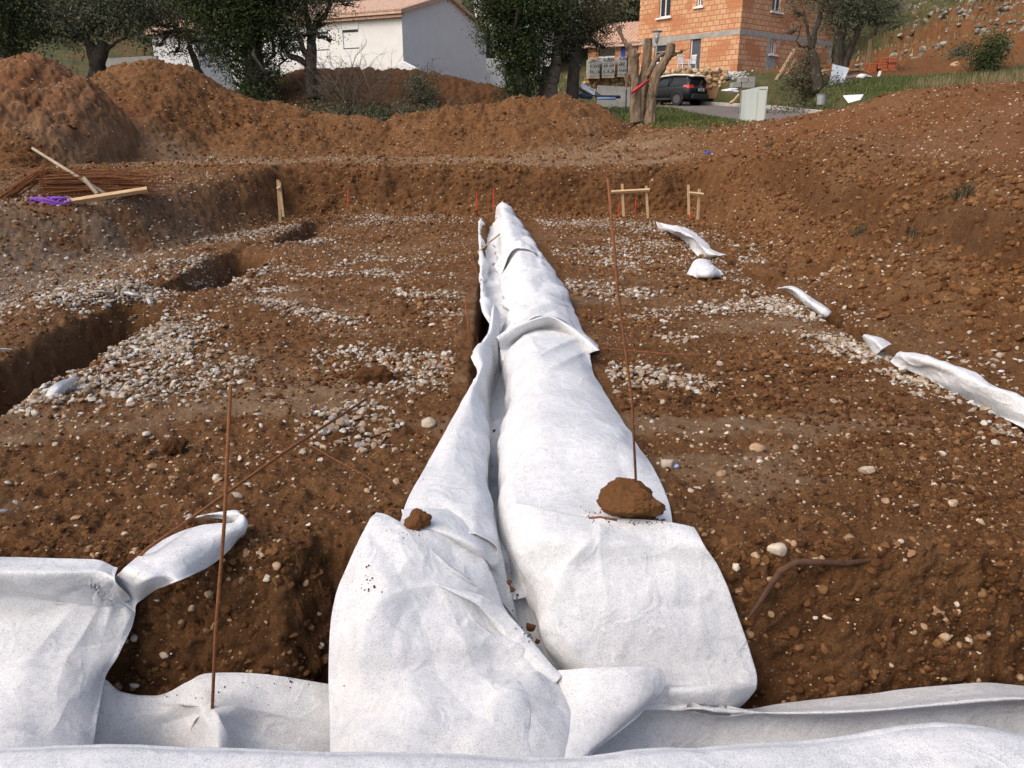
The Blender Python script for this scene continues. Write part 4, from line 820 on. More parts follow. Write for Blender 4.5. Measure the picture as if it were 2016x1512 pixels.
def gz(px, py, y): return D(px, py, y)
def frame_obj(c, dirx):                      # rotation angle of a house whose local +x runs along dirx
    return math.atan2(dirx[1], dirx[0])
def wall_with_holes(mb, L, z0, z1, holes, off=(0, 0), ax=0, out=-1, deep=.22):
    """wall in the local plane: runs 0..L along axis ax, outer face on side out, holes (u0,u1,v0,v1) with reveals"""
    us = sorted({0, L, *[h[0] for h in holes], *[h[1] for h in holes]}); vs = sorted({z0, z1, *[h[2] for h in holes], *[h[3] for h in holes]})
    def P(u, v, d):
        p = [off[0], off[1], v]; p[ax] += u; p[1-ax] += out*(-d); return p
    for i in range(len(us)-1):
        for j in range(len(vs)-1):
            um, vm = (us[i]+us[i+1])/2, (vs[j]+vs[j+1])/2
            if any(h[0] < um < h[1] and h[2] < vm < h[3] for h in holes): continue
            mb.add([P(us[i], vs[j], 0), P(us[i+1], vs[j], 0), P(us[i+1], vs[j+1], 0), P(us[i], vs[j+1], 0)], [(0, 1, 2, 3)])
            mb.add([P(us[i], vs[j], deep), P(us[i+1], vs[j], deep), P(us[i+1], vs[j+1], deep), P(us[i], vs[j+1], deep)], [(3, 2, 1, 0)])
    for h in holes:
        a, b, c, d = h
        for q in (((a, c), (a, d)), ((b, d), (b, c)), ((a, d), (b, d)), ((b, c), (a, c))):
            (u0, v0), (u1, v1) = q; mb.add([P(u0, v0, 0), P(u1, v1, 0), P(u1, v1, deep), P(u0, v0, deep)], [(0, 1, 2, 3)])
def tiled_roof(mb, x0, x1, y0, y1, z0, z1, pitch=.22, r=.085):
    """slope rising from y0 (z0) to y1 (z1); half-round tile rows running up the slope, spaced along x"""
    n = int((x1-x0)/pitch); L = math.hypot(y1-y0, z1-z0); ny, nz = -(z1-z0)/L*np.sign(y1-y0), abs(y1-y0)/L
    V = []; Fs = []; K = 6
    for i in range(n):
        for k in range(K+1):
            a = math.pi*k/K; xx = x0+(i+.5)*pitch-math.cos(a)*pitch/2; hh = math.sin(a)*r
            for t in (0, 1): V.append((xx, y0+(y1-y0)*t+ny*hh, z0+(z1-z0)*t+nz*hh))
        o = i*(K+1)*2
        for k in range(K): Fs.append((o+2*k, o+2*k+1, o+2*k+3, o+2*k+2))
        Fs.append(tuple(o+2*k for k in range(K+1)))
    mb.add(V, Fs)
    mb.add([(x0, y0, z0-.02), (x1, y0, z0-.02), (x1, y1, z1-.02), (x0, y1, z1-.02), (x0, y0, z0-.14), (x1, y0, z0-.14), (x1, y1, z1-.14), (x0, y1, z1-.14)],
           [(0, 1, 2, 3), (7, 6, 5, 4), (0, 4, 5, 1), (1, 5, 6, 2), (2, 6, 7, 3), (3, 7, 4, 0)])

# ------------------------------------------------------------------ pale house on the left
def pale_house():
    c0 = D(795, 140, 46); c0[2] = 0
    dl = np.array([-.894, .447]); ang = math.atan2(.447, -.894)   # long wall runs left and away
    # local frame: +x along the gable wall (to the right and away), +y along the long wall (to the left)
    rz = math.atan2(.894, .447)
    h = thing('pale_house', (c0[0], c0[1], 0), 'two-storey off-white rendered house with pink tiled roof and plain gable toned greyer as shade', 'house', rz)
    zb, ze, zr, W, L = 2.2, D(795, 17, 46)[2], D(879, -10, 50.4)[2], 9.9, 15.0; ZW = lambda py: D(700, py, 48)[2]
    # local +x = gable direction, local +y = rotate +90deg -> (-.894,.447): the long wall direction
    mb = MB(); mb.add([(0,0,zb),(W,0,zb),(W,0,ze),(W/2,0,zr),(0,0,ze)], [(0,1,2,3,4)]); mb.add([(0,L,zb),(W,L,zb),(W,L,ze),(W/2,L,zr),(0,L,ze)], [(4,3,2,1,0)])
    mb.add([(W,0,zb),(W,L,zb),(W,L,ze),(W,0,ze)], [(0,1,2,3)]); mb.build('gable_wall', M['render_grey'], h)  # gable's shade is put into the colour: greyer render than the long wall
    wins = []
    for y0 in (2.9, 5.0, 9.0):
        wins += [(y0, y0+1.1, ZW(98), ZW(61)), (y0, y0+1.1, ZW(168), ZW(134))]
    mb = MB(); us = wins
    # long wall lies on local x=0, outer side -x
    wall_with_holes(mb, L, zb, ze, us, (0, 0), 1, -1); mb.build('wall', M['render_white'], h)
    for w in wins:
        mw = MB(); a, b, c, d = w
        mw.box((.08, (a+b)/2, (c+d)/2-.05), (.05, b-a-.02, d-c-.12)); fr = mw.build('window', M['white_paint'], h)
        MB().box((.03, (a+b)/2, d+.02-.06), (.04, b-a, .09)).build('shutter_slot', M['black_shutter'], fr); MB().box((.03, (a+b)/2, c+.03), (.04, b-a, .05)).build('shutter_slot', M['black_shutter'], fr)
        mw = MB(); mw.box((-.015, (a+b)/2, d+.2), (.03, b-a+.06, .36)); mw.build('shutter_box', M['white_paint'], fr)
    mb = MB()
    # roof slopes: local helper wants slope along y, so build in swapped axes
    t = MB(); tiled_roof(t, -.25, L+.25, -.42, W/2, ze-.14, zr, .24, .10); mb.v = [(p[1], p[0], p[2]) for p in t.v]; mb.f = [f[::-1] for f in t.f]
    t = MB(); tiled_roof(t, -.25, L+.25, W+.42, W/2, ze-.14, zr, .24, .10); o = len(mb.v); mb.v += [(p[1], p[0], p[2]) for p in t.v]; mb.f += [tuple(i+o for i in f[::-1]) for f in t.f]
    mb.build('roof', M['tile'], h)
    t = MB(); tiled_roof(t, -.2, L+.2, -.30, 0.0, ze-.30, ze-.2, .24, .09); g = MB(); g.v = [(p[1], p[0], p[2]) for p in t.v]; g.f = [f[::-1] for f in t.f]; g.build('eaves_course', M['tile'], h)
    for (sx, s, hh) in ((-.001, .9, 1.15), (9.1, 1.2, 1.0)):
        pass
    return h
pale_house()
def lean_wall(px0, px1, top0, top1, y, label):
    a, b = D(px0, top0, y), D(px1, top1, y-.6); n = MB(); z0 = 2.2
    d = (b-a)[:2]; L = np.linalg.norm(d); rz = math.atan2(d[1], d[0])
    o = thing('low_white_wall', (a[0], a[1], 0), label, 'wall', rz)
    n.add([(0,-.1,z0),(L,-.1,z0),(L,-.1,b[2]),(L*.45,-.1,a[2]),(0,-.1,a[2]-.3),(0,.1,z0),(L,.1,z0),(L,.1,b[2]),(L*.45,.1,a[2]),(0,.1,a[2]-.3)],
          [(0,1,2,3,4),(9,8,7,6,5),(0,5,6,1),(1,6,7,2),(2,7,8,3),(3,8,9,4),(4,9,5,0)]); n.build('wall_panel', M['render_grey'], o)
    n = MB(); n.tube([(0,0,a[2]-.27),(L*.45,0,a[2]+.03),(L,0,b[2]+.03)], .06, 6); n.build('coping', M['white_paint'], o)
lean_wall(770, 826, 124, 140, 43.5, 'small white ramped wall against the corner of the pale house')
def second_house():
    a = D(942, 160, 57); h = thing('white_building', (a[0], a[1], 0), 'bright white building with a dark shutter, seen between the pale house and the ivy tree', 'house', math.radians(4))
    mb = MB(); wall_with_holes(mb, 5.2, 2.5, 13.5, [(.35, 1.0, 6.55, 8.05)], (0, 0), 0, -1); mb.add([(0,0,2.5),(0,6,2.5),(0,6,13.5),(0,0,13.5)], [(3,2,1,0)]); mb.add([(5.2,0,2.5),(5.2,6,2.5),(5.2,6,13.5),(5.2,0,13.5)], [(0,1,2,3)])
    mb.build('wall', M['render_white'], h)
    w = MB().box((.675, .06, 7.3), (.64, .06, 1.48)); w.build('shutter', M['black_shutter'], h)
    mb = MB(); tiled_roof(mb, -.3, 5.5, -.4, 3, 13.3, 14.4, .24, .1); mb.build('roof', M['tile'], h)
    mb = MB().box((.3, -.9, 4.1), (.9, .25, 3.1)).box((1.7,-1.4,3.6),(1.9,.25,1.9)); mb.build('garden_wall', M['render_white'], h)
second_house()
def left_house():
    a = D(306, 128, 46); h = thing('white_cottage', (a[0], a[1], 0), 'small white house end half hidden behind the olive branches at the left', 'house', math.radians(-8))
    mb = MB().box((1.25, 2.0, 4.3), (2.5, 4.0, 5.3)); mb.build('wall', M['render_grey'], h)
    mb = MB(); tiled_roof(mb, -.2, 2.8, -.3, 2, 6.9, 7.7, .24, .09); mb.build('roof', M['tile'], h)
left_house()
def low_wall(name, p0, p1, hgt, thick, m, label, cat='wall'):
    a, b = np.array(p0), np.array(p1); d = b-a; L = np.linalg.norm(d[:2]); rz = math.atan2(d[1], d[0])
    o = mk(name, [], [], m) if False else None
    mb = MB(); z0, z1 = a[2], b[2]
    mb.add([(0,-thick/2,-.6),(L,-thick/2,z1-z0-.6),(L,-thick/2,z1-z0+hgt),(0,-thick/2,hgt),(0,thick/2,-.6),(L,thick/2,z1-z0-.6),(L,thick/2,z1-z0+hgt),(0,thick/2,hgt)],
           [(0,1,2,3),(7,6,5,4),(3,2,6,7),(0,4,5,1),(1,5,6,2),(0,3,7,4)])
    o = mb.build(name, m); o.location = a; o.rotation_euler = (0, 0, rz); tag(o, label, cat); return o
low_wall('concrete_wall', D(208, 136, 40), D(312, 130, 40), .45, .25, M['concrete'], 'low grey concrete wall beyond the heaps, left of the white cottage')
low_wall('concrete_wall', D(1176, 192, 38), D(1262, 196, 38), .52, .25, M['concrete'], 'low concrete wall running behind the lopped tree')

# ------------------------------------------------------------------ clay block house
def block_house():
    co = D(1450, 150, 45); zb = D(1450, 150, 45)[2]
    u = np.array([-4.5, 5.6]); u /= np.linalg.norm(u)        # left facade direction (away to the left)
    v = np.array([.78, .626])                                # right facade direction
    rz = math.atan2(v[1], v[0])                              # local +x = right facade, local +y = left facade
    h = thing('block_house', (co[0], co[1], 0), 'two-storey house of bare orange clay blocks with grey concrete bands', 'house', rz)
    LX, LY = 9.6, 7.2; zband = D(1450, 62, 45)[2]; ztop = 12.5
    def zL(py, s): p = np.array(co[:2])+u*s; return D(1400, py, p[1])[2]
    # left facade: local x=0 plane, along +y ; holes (y0,y1,z0,z1)
    def yL(px):                                              # position along the left facade seen at px
        r_ = ray(px, 100); k = r_[0]/r_[1]; return (k*co[1]-co[0])/(u[0]-k*u[1])
    def xR(px): r_ = ray(px, 100); k = r_[0]/r_[1]; return (k*co[1]-co[0])/(v[0]-k*v[1])
    def zAtL(py, s): return D(1400, py, co[1]+u[1]*s)[2]
    def zAtR(py, s): return D(1500, py, co[1]+v[1]*s)[2]
    door = (yL(1379), yL(1358), zAtL(144, 3.1), zAtL(77, 3.1))
    lw = (yL(1311), yL(1288), zAtL(124, 5.4), zAtL(86, 5.4))
    uw = (yL(1315), yL(1293), zAtL(34, 5.3), zAtL(34, 5.3)+1.75)
    uw2 = (yL(1376), yL(1365), zAtL(14, 3.2), zAtL(14, 3.2)+1.4)
    rw = (xR(1516), xR(1527), zAtR(106, 3.0), zAtR(77, 3.0))
    ru = (xR(1512), xR(1530), zAtR(22, 3.0), zAtR(22, 3.0)+1.5)
    mb = MB(); wall_with_holes(mb, LY, zb-1.6, ztop, [door, lw, uw, uw2], (0, 0), 1, -1); wall_with_holes(mb, LX, zb-1.6, ztop, [rw, ru], (0, 0), 0, -1)
    mb.add([(LX,0,zb-1.6),(LX,LY,zb-1.6),(LX,LY,ztop),(LX,0,ztop)], [(0,1,2,3)]); mb.add([(0,LY,zb-1.6),(LX,LY,zb-1.6),(LX,LY,ztop),(0,LY,ztop)], [(0,3,2,1)])
    mb.build('wall', M['brick'], h)
    zb2 = zband
    b = MB(); e = .012
    b.box((-e/2+.001, LY/2, zb2), (e+.002, LY+2*e, .26)); b.box((LX/2, -e/2+.001, zb2), (LX+2*e, e+.002, .26)); b.build('concrete_band', M['concrete'], h)
    b = MB(); b.box((-.006, (lw[0]+lw[1])/2, lw[3]+.13), (.02, 1.6, .46)); b.build('lintel', M['concrete'], h)
    b = MB(); b.box((-.006, (door[0]+door[1])/2, door[3]+.11), (.02, 1.35, .2)); b.build('lintel', M['concrete'], h)
    b = MB(); x_ = (rw[0]+rw[1])/2; b.box((rw[0]-.2, -.008, (zb+zb2)/2-.1), (.24, .02, zb2-zb+.1)); b.box((x_, -.006, rw[2]-.45), (rw[1]-rw[0]+.1, .018, .7)); 
    b.build('concrete_post', M['concrete'], h); MB().box((rw[1]+.25, -.008, zb2-.38), (.14, .02, .6), rotm(0, .35, 0)).build('concrete_brace', M['concrete'], h); MB().box((LX-.12, -.008, (zb+zb2)/2), (.24, .02, zb2-zb)).build('concrete_post', M['concrete'], h)
    b = MB(); b.box((.16, (door[0]+door[1])/2, (door[2]+door[3])/2), (.06, door[1]-door[0]-.04, door[3]-door[2]-.04)); dd = b.build('door', M['door_film'], h)
    b = MB(); b.box((.12, door[1]-.04, (door[2]+door[3])/2), (.06, .07, door[3]-door[2])); b.build('frame', M['white_paint'], dd)
    def window(ax, w, shut=.45):
        a, b_, c, d = w; m1 = MB()
        def bx(m, uc, vc, du, dv, dep, th=.06):
            p = [0, 0, vc]; s = [0, 0, dv]; p[ax] = uc; p[1-ax] = dep; s[ax] = du; s[1-ax] = th; m.box(p, s)
        t = .07
        for uc, vc, du, dv in (((a+b_)/2, c+t/2, b_-a, t), ((a+b_)/2, d-t/2, b_-a, t), (a+t/2, (c+d)/2, t, d-c-2*t), (b_-t/2, (c+d)/2, t, d-c-2*t), ((a+b_)/2, (c+d)/2, t, d-c-2*t)): bx(m1, uc, vc, du, dv, .12)
        if shut: bx(m1, (a+b_)/2, d-(d-c)*shut+.03, b_-a-.02, .08, .075, .05)
        wo = m1.build('window', M['white_paint'], h)
        m2 = MB(); bx(m2, (a+b_)/2, (c+d)/2, b_-a-t, d-c-t, .15, .02); m2.build('pane', M['glass'], wo)
        if shut: m3 = MB(); bx(m3, (a+b_)/2, d-(d-c)*shut*.5, b_-a-.03, (d-c)*shut-.03, .06, .03); m3.build('shutter', M['black_shutter'], wo)
        m4 = MB(); bx(m4, (a+b_)/2, c-.06, b_-a+.3, .1, -.02, .2); m4.build('sill', M['white_paint'], wo)
    window(1, lw, .42); window(1, uw, .35); window(1, uw2, .3); window(0, rw, 0); window(0, ru, 0)
    b = MB(); b.box((LX/2, LY/2, ztop+.1), (LX+.8, LY+.8, .18)); b.build('roof', M['tile'], h)
    b = MB(); b.box((2.2, -.15, zb-.35), (4.4, .9, .3)); b.box((-.25, 2.0, zb-.4), (.9, 4.6, .3)); b.box((.1, -.5, zb-.8), (1.6, .35, .6)); b.build('foundation_slab', M['concrete'], h)
    b = MB(); b.box((1.35, -.52, zb-.68), (1.9, .06, .48)); b.build('cellar_opening', M['dark_hole'], h)
    return h, rz, co, u, v, yL, zAtL
h_, rz_, co_, u_, v_, yL_, zAtL_ = block_house()
def garage():
    # wing to the left of the block house
    b0 = co_[:2]+u_*7.3; a = D(1160, 150, 52); 
    p0 = np.array([D(1262, 100, 50.8)[0], 50.8]); p1 = np.array([D(1158, 100, 52.5)[0], 52.5]); d = p1-p0; L = np.linalg.norm(d)
    rz = math.atan2(d[1], d[0])+math.pi
    h = thing('garage_wing', (p1[0], p1[1], 0), 'low garage wing with pink tiles and orange block walls behind grey block pallets', 'garage', rz)
    ze = D(1200, 88, 52)[2]; z0 = 4.2
    zc, zt = D(1200, 128, 52)[2], D(1200, 97, 52)[2]
    def X(px): return (D(px, 100, 52)[0]-p1[0])*1.02
    mb = MB(); wall_with_holes(mb, L, z0, ze, [(X(1181), X(1215), zc, zt)], (0, 0), 0, -1); mb.build('wall', M['brick'], h)
    w = MB(); w.box(((X(1181)+X(1215))/2, .12, (zc+zt)/2), (X(1215)-X(1181), .04, zt-zc)); wo = w.build('window', M['glass'], h)
    w = MB(); w.box(((X(1181)+X(1215))/2, .07, (zc+zt)/2), (X(1215)-X(1181), .05, .1)); w.build('rail', M['white_paint'], wo)
    w = MB(); w.box(((X(1181)+X(1250))/2, -.012, zt+.2), (X(1250)-X(1181)+.3, .02, .35)); w.box((X(1252), -.01, zt-.2), (.5, .016, .6)); w.build('lintel', M['render_grey'], h)
    w = MB(); w.box((X(1232), -.02, (zc+zt)/2+.2), (.28, .03, 1.0)); w.build('blue_panel', M['blue_paint'], h)
    mb = MB(); tiled_roof(mb, -.3, L+.2, -.45, 3.4, ze-.05, D(1250, 50, 55)[2]+.1, .24, .1); mb.build('roof', M['tile'], h)
    mb = MB(); mb.box((L/2, 3.4, (z0+ze)/2), (L, .2, ze-z0)); mb.box((.1, 1.7, (z0+ze)/2), (.2, 3.3, ze-z0)); mb.build('back_wall', M['brick'], h)
garage()

# ------------------------------------------------------------------ stone walls
def stone_wall(name, p0, p1, hgt, thick, size, m, label, seed):
    r = np.random.default_rng(seed); a, b = np.array(p0), np.array(p1); d = b-a; L = np.linalg.norm(d[:2]); dx = d[:2]/L; nx = np.array([-dx[1], dx[0]])
    pos, sz = [], []; z = 0; row = 0
    while z < hgt:
        u = r.uniform(0, size)
        while u < L:
            s = size*r.uniform(.75, 1.35)
            for side in (-1, 1): 
                p = a[:2]+dx*u+nx*side*thick*.36*r.uniform(.8, 1.1); pos.append([p[0], p[1], a[2]+(b[2]-a[2])*u/L+z+r.normal(0, size*.12)]); sz.append(s*.62)
            u += s*.92
        z += size*.66; row += 1
    o = scatter(name, np.array(pos), np.array(sz), m, ICO1, .8, .8, seed, .3, kind=None)
    hb = len(pos)
    cpos = []
    for u in np.arange(0, L, size*1.3):
        for zz in np.arange(0, hgt-size*.4, size*1.1): p = a[:2]+dx*u; cpos.append([p[0], p[1], a[2]+(b[2]-a[2])*u/L+zz])
    me = o.data; mb = MB(); t2 = thick*.33; A = [a[:2]-nx*t2, b[:2]-nx*t2, b[:2]+nx*t2, a[:2]+nx*t2]; zz = [a[2], b[2], b[2], a[2]]
    V = [(q[0], q[1], k-.5) for q, k in zip(A, zz)]+[(q[0], q[1], k+hgt*.94) for q, k in zip(A, zz)]
    import bmesh
    bm = bmesh.new(); bm.from_mesh(me); vs = [bm.verts.new(q) for q in V]; [bm.faces.new([vs[i] for i in f]) for f in ((0,1,5,4),(1,2,6,5),(2,3,7,6),(3,0,4,7),(4,5,6,7))]; bm.to_mesh(me); bm.free()
    tag(o, label, 'stone wall'); return o
stone_wall('rubble_wall', D(1150, 181, 43), D(1262, 184, 43), .78, .5, .28, M['rubble'], 'ochre rubble stone wall under the grey block pallets', 201)
stone_wall('rubble_wall', D(1296, 172, 43.4), D(1428, 174, 42), .75, .5, .28, M['rubble'], 'ochre rubble stone wall behind the parked car', 202)
def terraces():                              # dry stone facing on the risers of the terraced hillside
    r = np.random.default_rng(210); n = 170000; y = r.uniform(37, 80, n); x = r.uniform(14.5, 62, n); k = (x < .78*y+2); x, y = x[k], y[k]
    h = height(x, y)[0]; e = .25; steep = (height(x, y+e)[0]-h)/e; lev = np.floor((h+.2)/1.25).astype(int)
    ok = (steep > .75) & (fbm(x*.35, y*.35, octs=2, s=211) > -.12); k = 0
    words = ['lowest', 'second', 'third', 'fourth', 'fifth', 'sixth', 'seventh']
    for i, L in enumerate(sorted(set(lev[ok].tolist()))):
        m = ok & (lev == L)
        if m.sum() < 150 or k > 6: continue
        P = np.stack([x[m], y[m], h[m]+.0], -1)[:1000]
        o = scatter('terrace_wall', P, r.uniform(.10, .2, len(P)), M['dry_stone'], ICO1, .9, .75, 212+i, .45, kind=None)
        tag(o, words[k]+' dry stone wall counted up the terraced hillside at the upper right', 'stone wall'); k += 1
terraces()
stone_wall('stone_pile', D(1796, 153, 37), D(1838, 151, 37), .4, .5, .16, M['dry_stone'], 'low stack of grey flat stones in the grass, right of the red bricks', 207)

# ------------------------------------------------------------------ vegetation
def leaf_cards(pos, size, r, m, name, parent=None, rnd=None, droop=0):
    n = len(pos); a = r.normal(size=(n, 3)); a /= np.linalg.norm(a, axis=1)[:, None]; b = r.normal(size=(n, 3)); b -= (b*a).sum(1)[:, None]*a; b /= np.linalg.norm(b, axis=1)[:, None]
    a = a*size[:, None]; b = b*size[:, None]*.42
    V = np.stack([pos-a, pos+b, pos+a, pos-b], 1).reshape(-1, 3); Fs = np.arange(4*n).reshape(n, 4)
    rn = r.uniform(0, 1, n) if rnd is None else rnd
    return mk(name, V, Fs, m, parent, attrs={'rnd': np.repeat(rn, 4)})
def crown_points(blobs, n, r, clump=.28, per=26):
    """blobs: (x, y, z, rx, rz) ellipsoids; leaves gather in clumps spread through each volume, denser near its skin"""
    vol = np.array([b[3]*b[3]*b[4] for b in blobs]); cnt = np.maximum(1, (vol/vol.sum()*n/per)).astype(int); out, rn = [], []
    for b, c in zip(blobs, cnt):
        d = r.normal(size=(c, 3)); d /= np.linalg.norm(d, axis=1)[:, None]; rad = r.uniform(.25, 1.0, c)**.45*(1+.22*r.normal(size=c))
        ctr = np.array(b[:3])+d*rad[:, None]*np.array([b[3], b[3], b[4]]); cr = np.clip(r.normal(.5, .18, c), 0, 1)
        p = ctr[:, None]+r.normal(size=(c, per, 3))*clump*np.array([1, 1, .7])*r.uniform(.5, 1.3, (c, 1, 1)); out.append(p.reshape(-1, 3)); rn.append(np.clip(cr[:, None]+r.normal(0, .2, (c, per)), 0, 1).ravel())
    return np.concatenate(out), np.concatenate(rn)
def limb(mb, a, b, r0, r1, r, wig=.12, n=6, sides=7):
    a, b = np.array(a, float), np.array(b, float); L = np.linalg.norm(b-a); pts = []
    for i in range(n+1):
        t = i/n; p = a+(b-a)*t+r.normal(size=3)*wig*L*.12*math.sin(math.pi*t); pts.append(p)
    mb.tube(pts, [r0+(r1-r0)*i/n for i in range(n+1)], sides); return pts
def tree(name, base, trunks, blobs, n, leaf, m, label, cat='tree', bark='bark', seed=1, clump=.28, group=None, trunk_r=.2, twigs=True):
    r = np.random.default_rng(seed); base = np.array(base, float); o = thing(name, base, label, cat, group=group)
    mb = MB(); tips = []
    for tr in trunks:                                        # polyline of (dx, dy, dz) with radius scale
        pts = [np.array(p[:3]) for p in tr]; rad = [p[3] for p in tr]
        P, R = [], []
        for i in range(len(pts)-1):
            for k in range(4): t = k/4; P.append(pts[i]+(pts[i+1]-pts[i])*t+r.normal(size=3)*.02); R.append(rad[i]+(rad[i+1]-rad[i])*t)
        P.append(pts[-1]); R.append(rad[-1]); mb.tube(P, R, 9); tips.append((pts[-1], rad[-1]))
    mb.build('trunk', M[bark], o, True)
    mb = MB()
    for b in blobs:
        t = min(tips, key=lambda q: np.linalg.norm(q[0]-np.array(b[:3]))); c = np.array(b[:3])-np.array([0, 0, b[4]*.3])
        limb(mb, t[0], c, t[1]*.8, .035, r, 1.0)
        if twigs:
            for k in range(7):
                d = r.normal(size=3); d /= np.linalg.norm(d); d[2] = abs(d[2])*.7-.15; limb(mb, c, c+d*np.array([b[3], b[3], b[4]])*1.0, .03, .007, r, 1.2, 4, 4)
    mb.build('limbs', M[bark], o, True)
    p, rn = crown_points(blobs, n, r, clump); leaf_cards(p, leaf*r.uniform(.6, 1.3, len(p)), r, M[m], 'crown', o, rn); return o
def B(px, py, y, base, rx, rz): p = D(px, py, y)-np.array(base); return (p[0], p[1], p[2], rx, rz)
def T(base, lst):                                            # trunk polyline from pixels: (px, py, y, radius)
    return [(*(D(a, b, y)-np.array(base)), r) for a, b, y, r in lst]
def gbase(px, py, y): p = D(px, py, y); return np.array([p[0], p[1], h1(p[0], p[1])-.1])
# far left
b = gbase(15, 160, 31); tree('evergreen_tree', b, [T(b, [(15,190,31,.3),(18,60,31,.22),(20,-60,31,.12)])], [B(0,60,31,b,1.3,1.3),(B(-60,20,31,b,1.6,1.6)),B(30,20,31,b,1.0,1.2),B(-20,-40,31,b,1.8,1.2),B(10,100,31,b,.9,.8)], 16000, .06, 'dark_leaf', 'dense dark evergreen tree cut off by the left edge of the photo', seed=301)
b = gbase(193, 150, 32); tree('olive_tree', b, [T(b, [(190,175,32,.34),(192,120,32,.30),(205,85,32,.2)]), T(b, [(192,130,32,.28),(180,95,32,.2),(170,70,32,.12)]), T(b, [(200,110,32,.1),(222,88,32,.06),(248,75,32,.04)])],
  [B(120,20,32,b,1.3,.9),B(190,30,32,b,1.4,1.0),B(235,35,32,b,1.0,.8),B(150,70,32,b,.9,.5),B(80,50,32,b,.8,.9),B(200,-20,32,b,1.6,.8),B(270,0,32,b,1.2,.7)], 15000, .055, 'olive_leaf', 'grey-green olive tree with a thick dark split trunk behind the left heaps', seed=302)
b = gbase(340, 150, 34); tree('olive_tree', b, [T(b, [(400,160,34,.16),(380,110,34,.12),(365,60,34,.08)])],
  [B(300,20,34,b,1.3,.9),B(360,10,34,b,1.3,1.0),B(400,50,34,b,1.0,1.0),B(320,60,34,b,1.0,.35),B(430,90,34,b,.8,.7),B(345,95,34,b,.8,.5),B(400,100,34,b,.7,.5),B(310,85,34,b,.5,.3),B(380,75,34,b,.8,.35),B(260,-10,34,b,1.3,.8)], 15000, .05, 'brown_leaf', 'thin brownish olive tree hanging in front of the white cottage', seed=303)
b = gbase(505, 190, 31); tree('ivy_clad_tree', b, [T(b, [(505,205,31,.4),(500,130,31,.36),(495,40,31,.3),(500,-40,31,.2)])],
  [B(500,170,31,b,.5,.6),B(500,130,31,b,.65,.7),B(495,80,31,b,.9,.9),B(470,30,31,b,1.3,1.0),B(540,30,31,b,1.1,.9),B(500,-30,31,b,1.7,1.0),B(430,60,31,b,.8,.8),B(455,110,31,b,.7,.6),B(560,80,31,b,.6,.5),B(480,160,30.8,b,.6,.6),B(530,150,30.8,b,.5,.6),B(520,190,30.6,b,.7,.4),B(390,-10,31,b,1.1,.9)], 42000, .055, 'dark_leaf', 'broad dark ivy-clad tree left of the pale house', seed=304, clump=.22)
b = gbase(612, 185, 31); tree('olive_tree', b, [T(b, [(616,195,31,.24),(612,150,31,.20),(614,100,31,.19),(612,60,31,.15)]), T(b, [(612,62,31,.13),(600,20,31,.1),(590,-20,31,.07)]), T(b, [(613,62,31,.13),(640,30,31,.09),(660,-10,31,.06)]), T(b, [(608,130,31,.12),(590,118,31,.12),(568,108,31,.09),(556,90,31,.06)]),T(b, [(608,118,31,.12),(594,90,31,.1),(585,60,31,.06)])],
  [B(580,20,31,b,.9,.8),B(640,-10,31,b,.9,.6),B(650,75,31,b,.35,.3),B(560,60,31,b,.6,.6),B(600,62,30.6,b,.5,.4),B(572,92,30.8,b,.5,.4),B(625,20,30.6,b,.6,.5),B(600,-30,31,b,1.4,.7),B(555,110,31,b,.4,.3),B(680,5,31,b,.5,.3),B(636,45,31,b,.35,.3),B(545,140,31,b,.5,.4)], 13000, .045, 'olive_leaf', 'forked olive tree with a clean dark trunk in front of the pale house', seed=305)
b = gbase(1010, 190, 31); tree('ivy_clad_tree', b, [T(b, [(1035,205,31,.34),(1020,140,31,.3),(1010,60,31,.26),(1010,-40,31,.18)])],
  [B(1040,175,31,b,.42,.55),B(1030,140,31,b,.55,.6),B(1020,100,31,b,.9,.75),B(985,50,31,b,.95,.8),B(1040,50,31,b,.95,.9),B(1000,0,31,b,1.25,.8),B(960,10,31,b,.6,.5),B(1060,0,31,b,1.1,.9),B(970,100,31,b,.4,.3),B(1012,160,30.8,b,.45,.5),B(1050,110,30.8,b,.6,.6),B(1060,150,30.8,b,.3,.5),B(1005,190,30.6,b,.5,.3),B(1000,128,31,b,.5,.35)], 44000, .05, 'dark_leaf', 'dense dark ivy-clad tree in the middle, right of the pale house', seed=306, clump=.2)
b = gbase(1078, 195, 31.5); tree('olive_tree', b, [T(b, [(1078,205,31.5,.42),(1080,170,31.5,.32),(1090,140,31.5,.26),(1095,110,31.5,.18)]), T(b, [(1070,200,31.5,.2),(1068,160,31.5,.18),(1075,130,31.5,.14)])],
  [B(1100,60,31.5,b,.8,.9),B(1110,10,31.5,b,1.0,.9),B(1080,100,31.5,b,.45,.4)], 8000, .045, 'olive_leaf', 'olive tree with a pale flared furrowed trunk next to the dense ivy-clad tree', 'tree', 'twig', seed=307)
b = gbase(1128, 190, 32); tree('olive_tree', b, [T(b, [(1126,200,32,.27),(1128,160,32,.24),(1134,110,32,.22),(1140,80,32,.14)]), T(b, [(1134,120,32,.14),(1120,90,32,.1),(1110,60,32,.06)])],
  [B(1150,30,32,b,1.0,.8),B(1180,50,32,b,.7,.5),B(1140,80,32,b,.75,.4),B(1170,0,32,b,1.2,.7),B(1110,50,32,b,.8,.7),B(1190,90,32,b,.4,.2)], 17000, .045, 'brown_leaf', 'straight-trunked olive tree between the flared olive and the leaning pallet', seed=308)
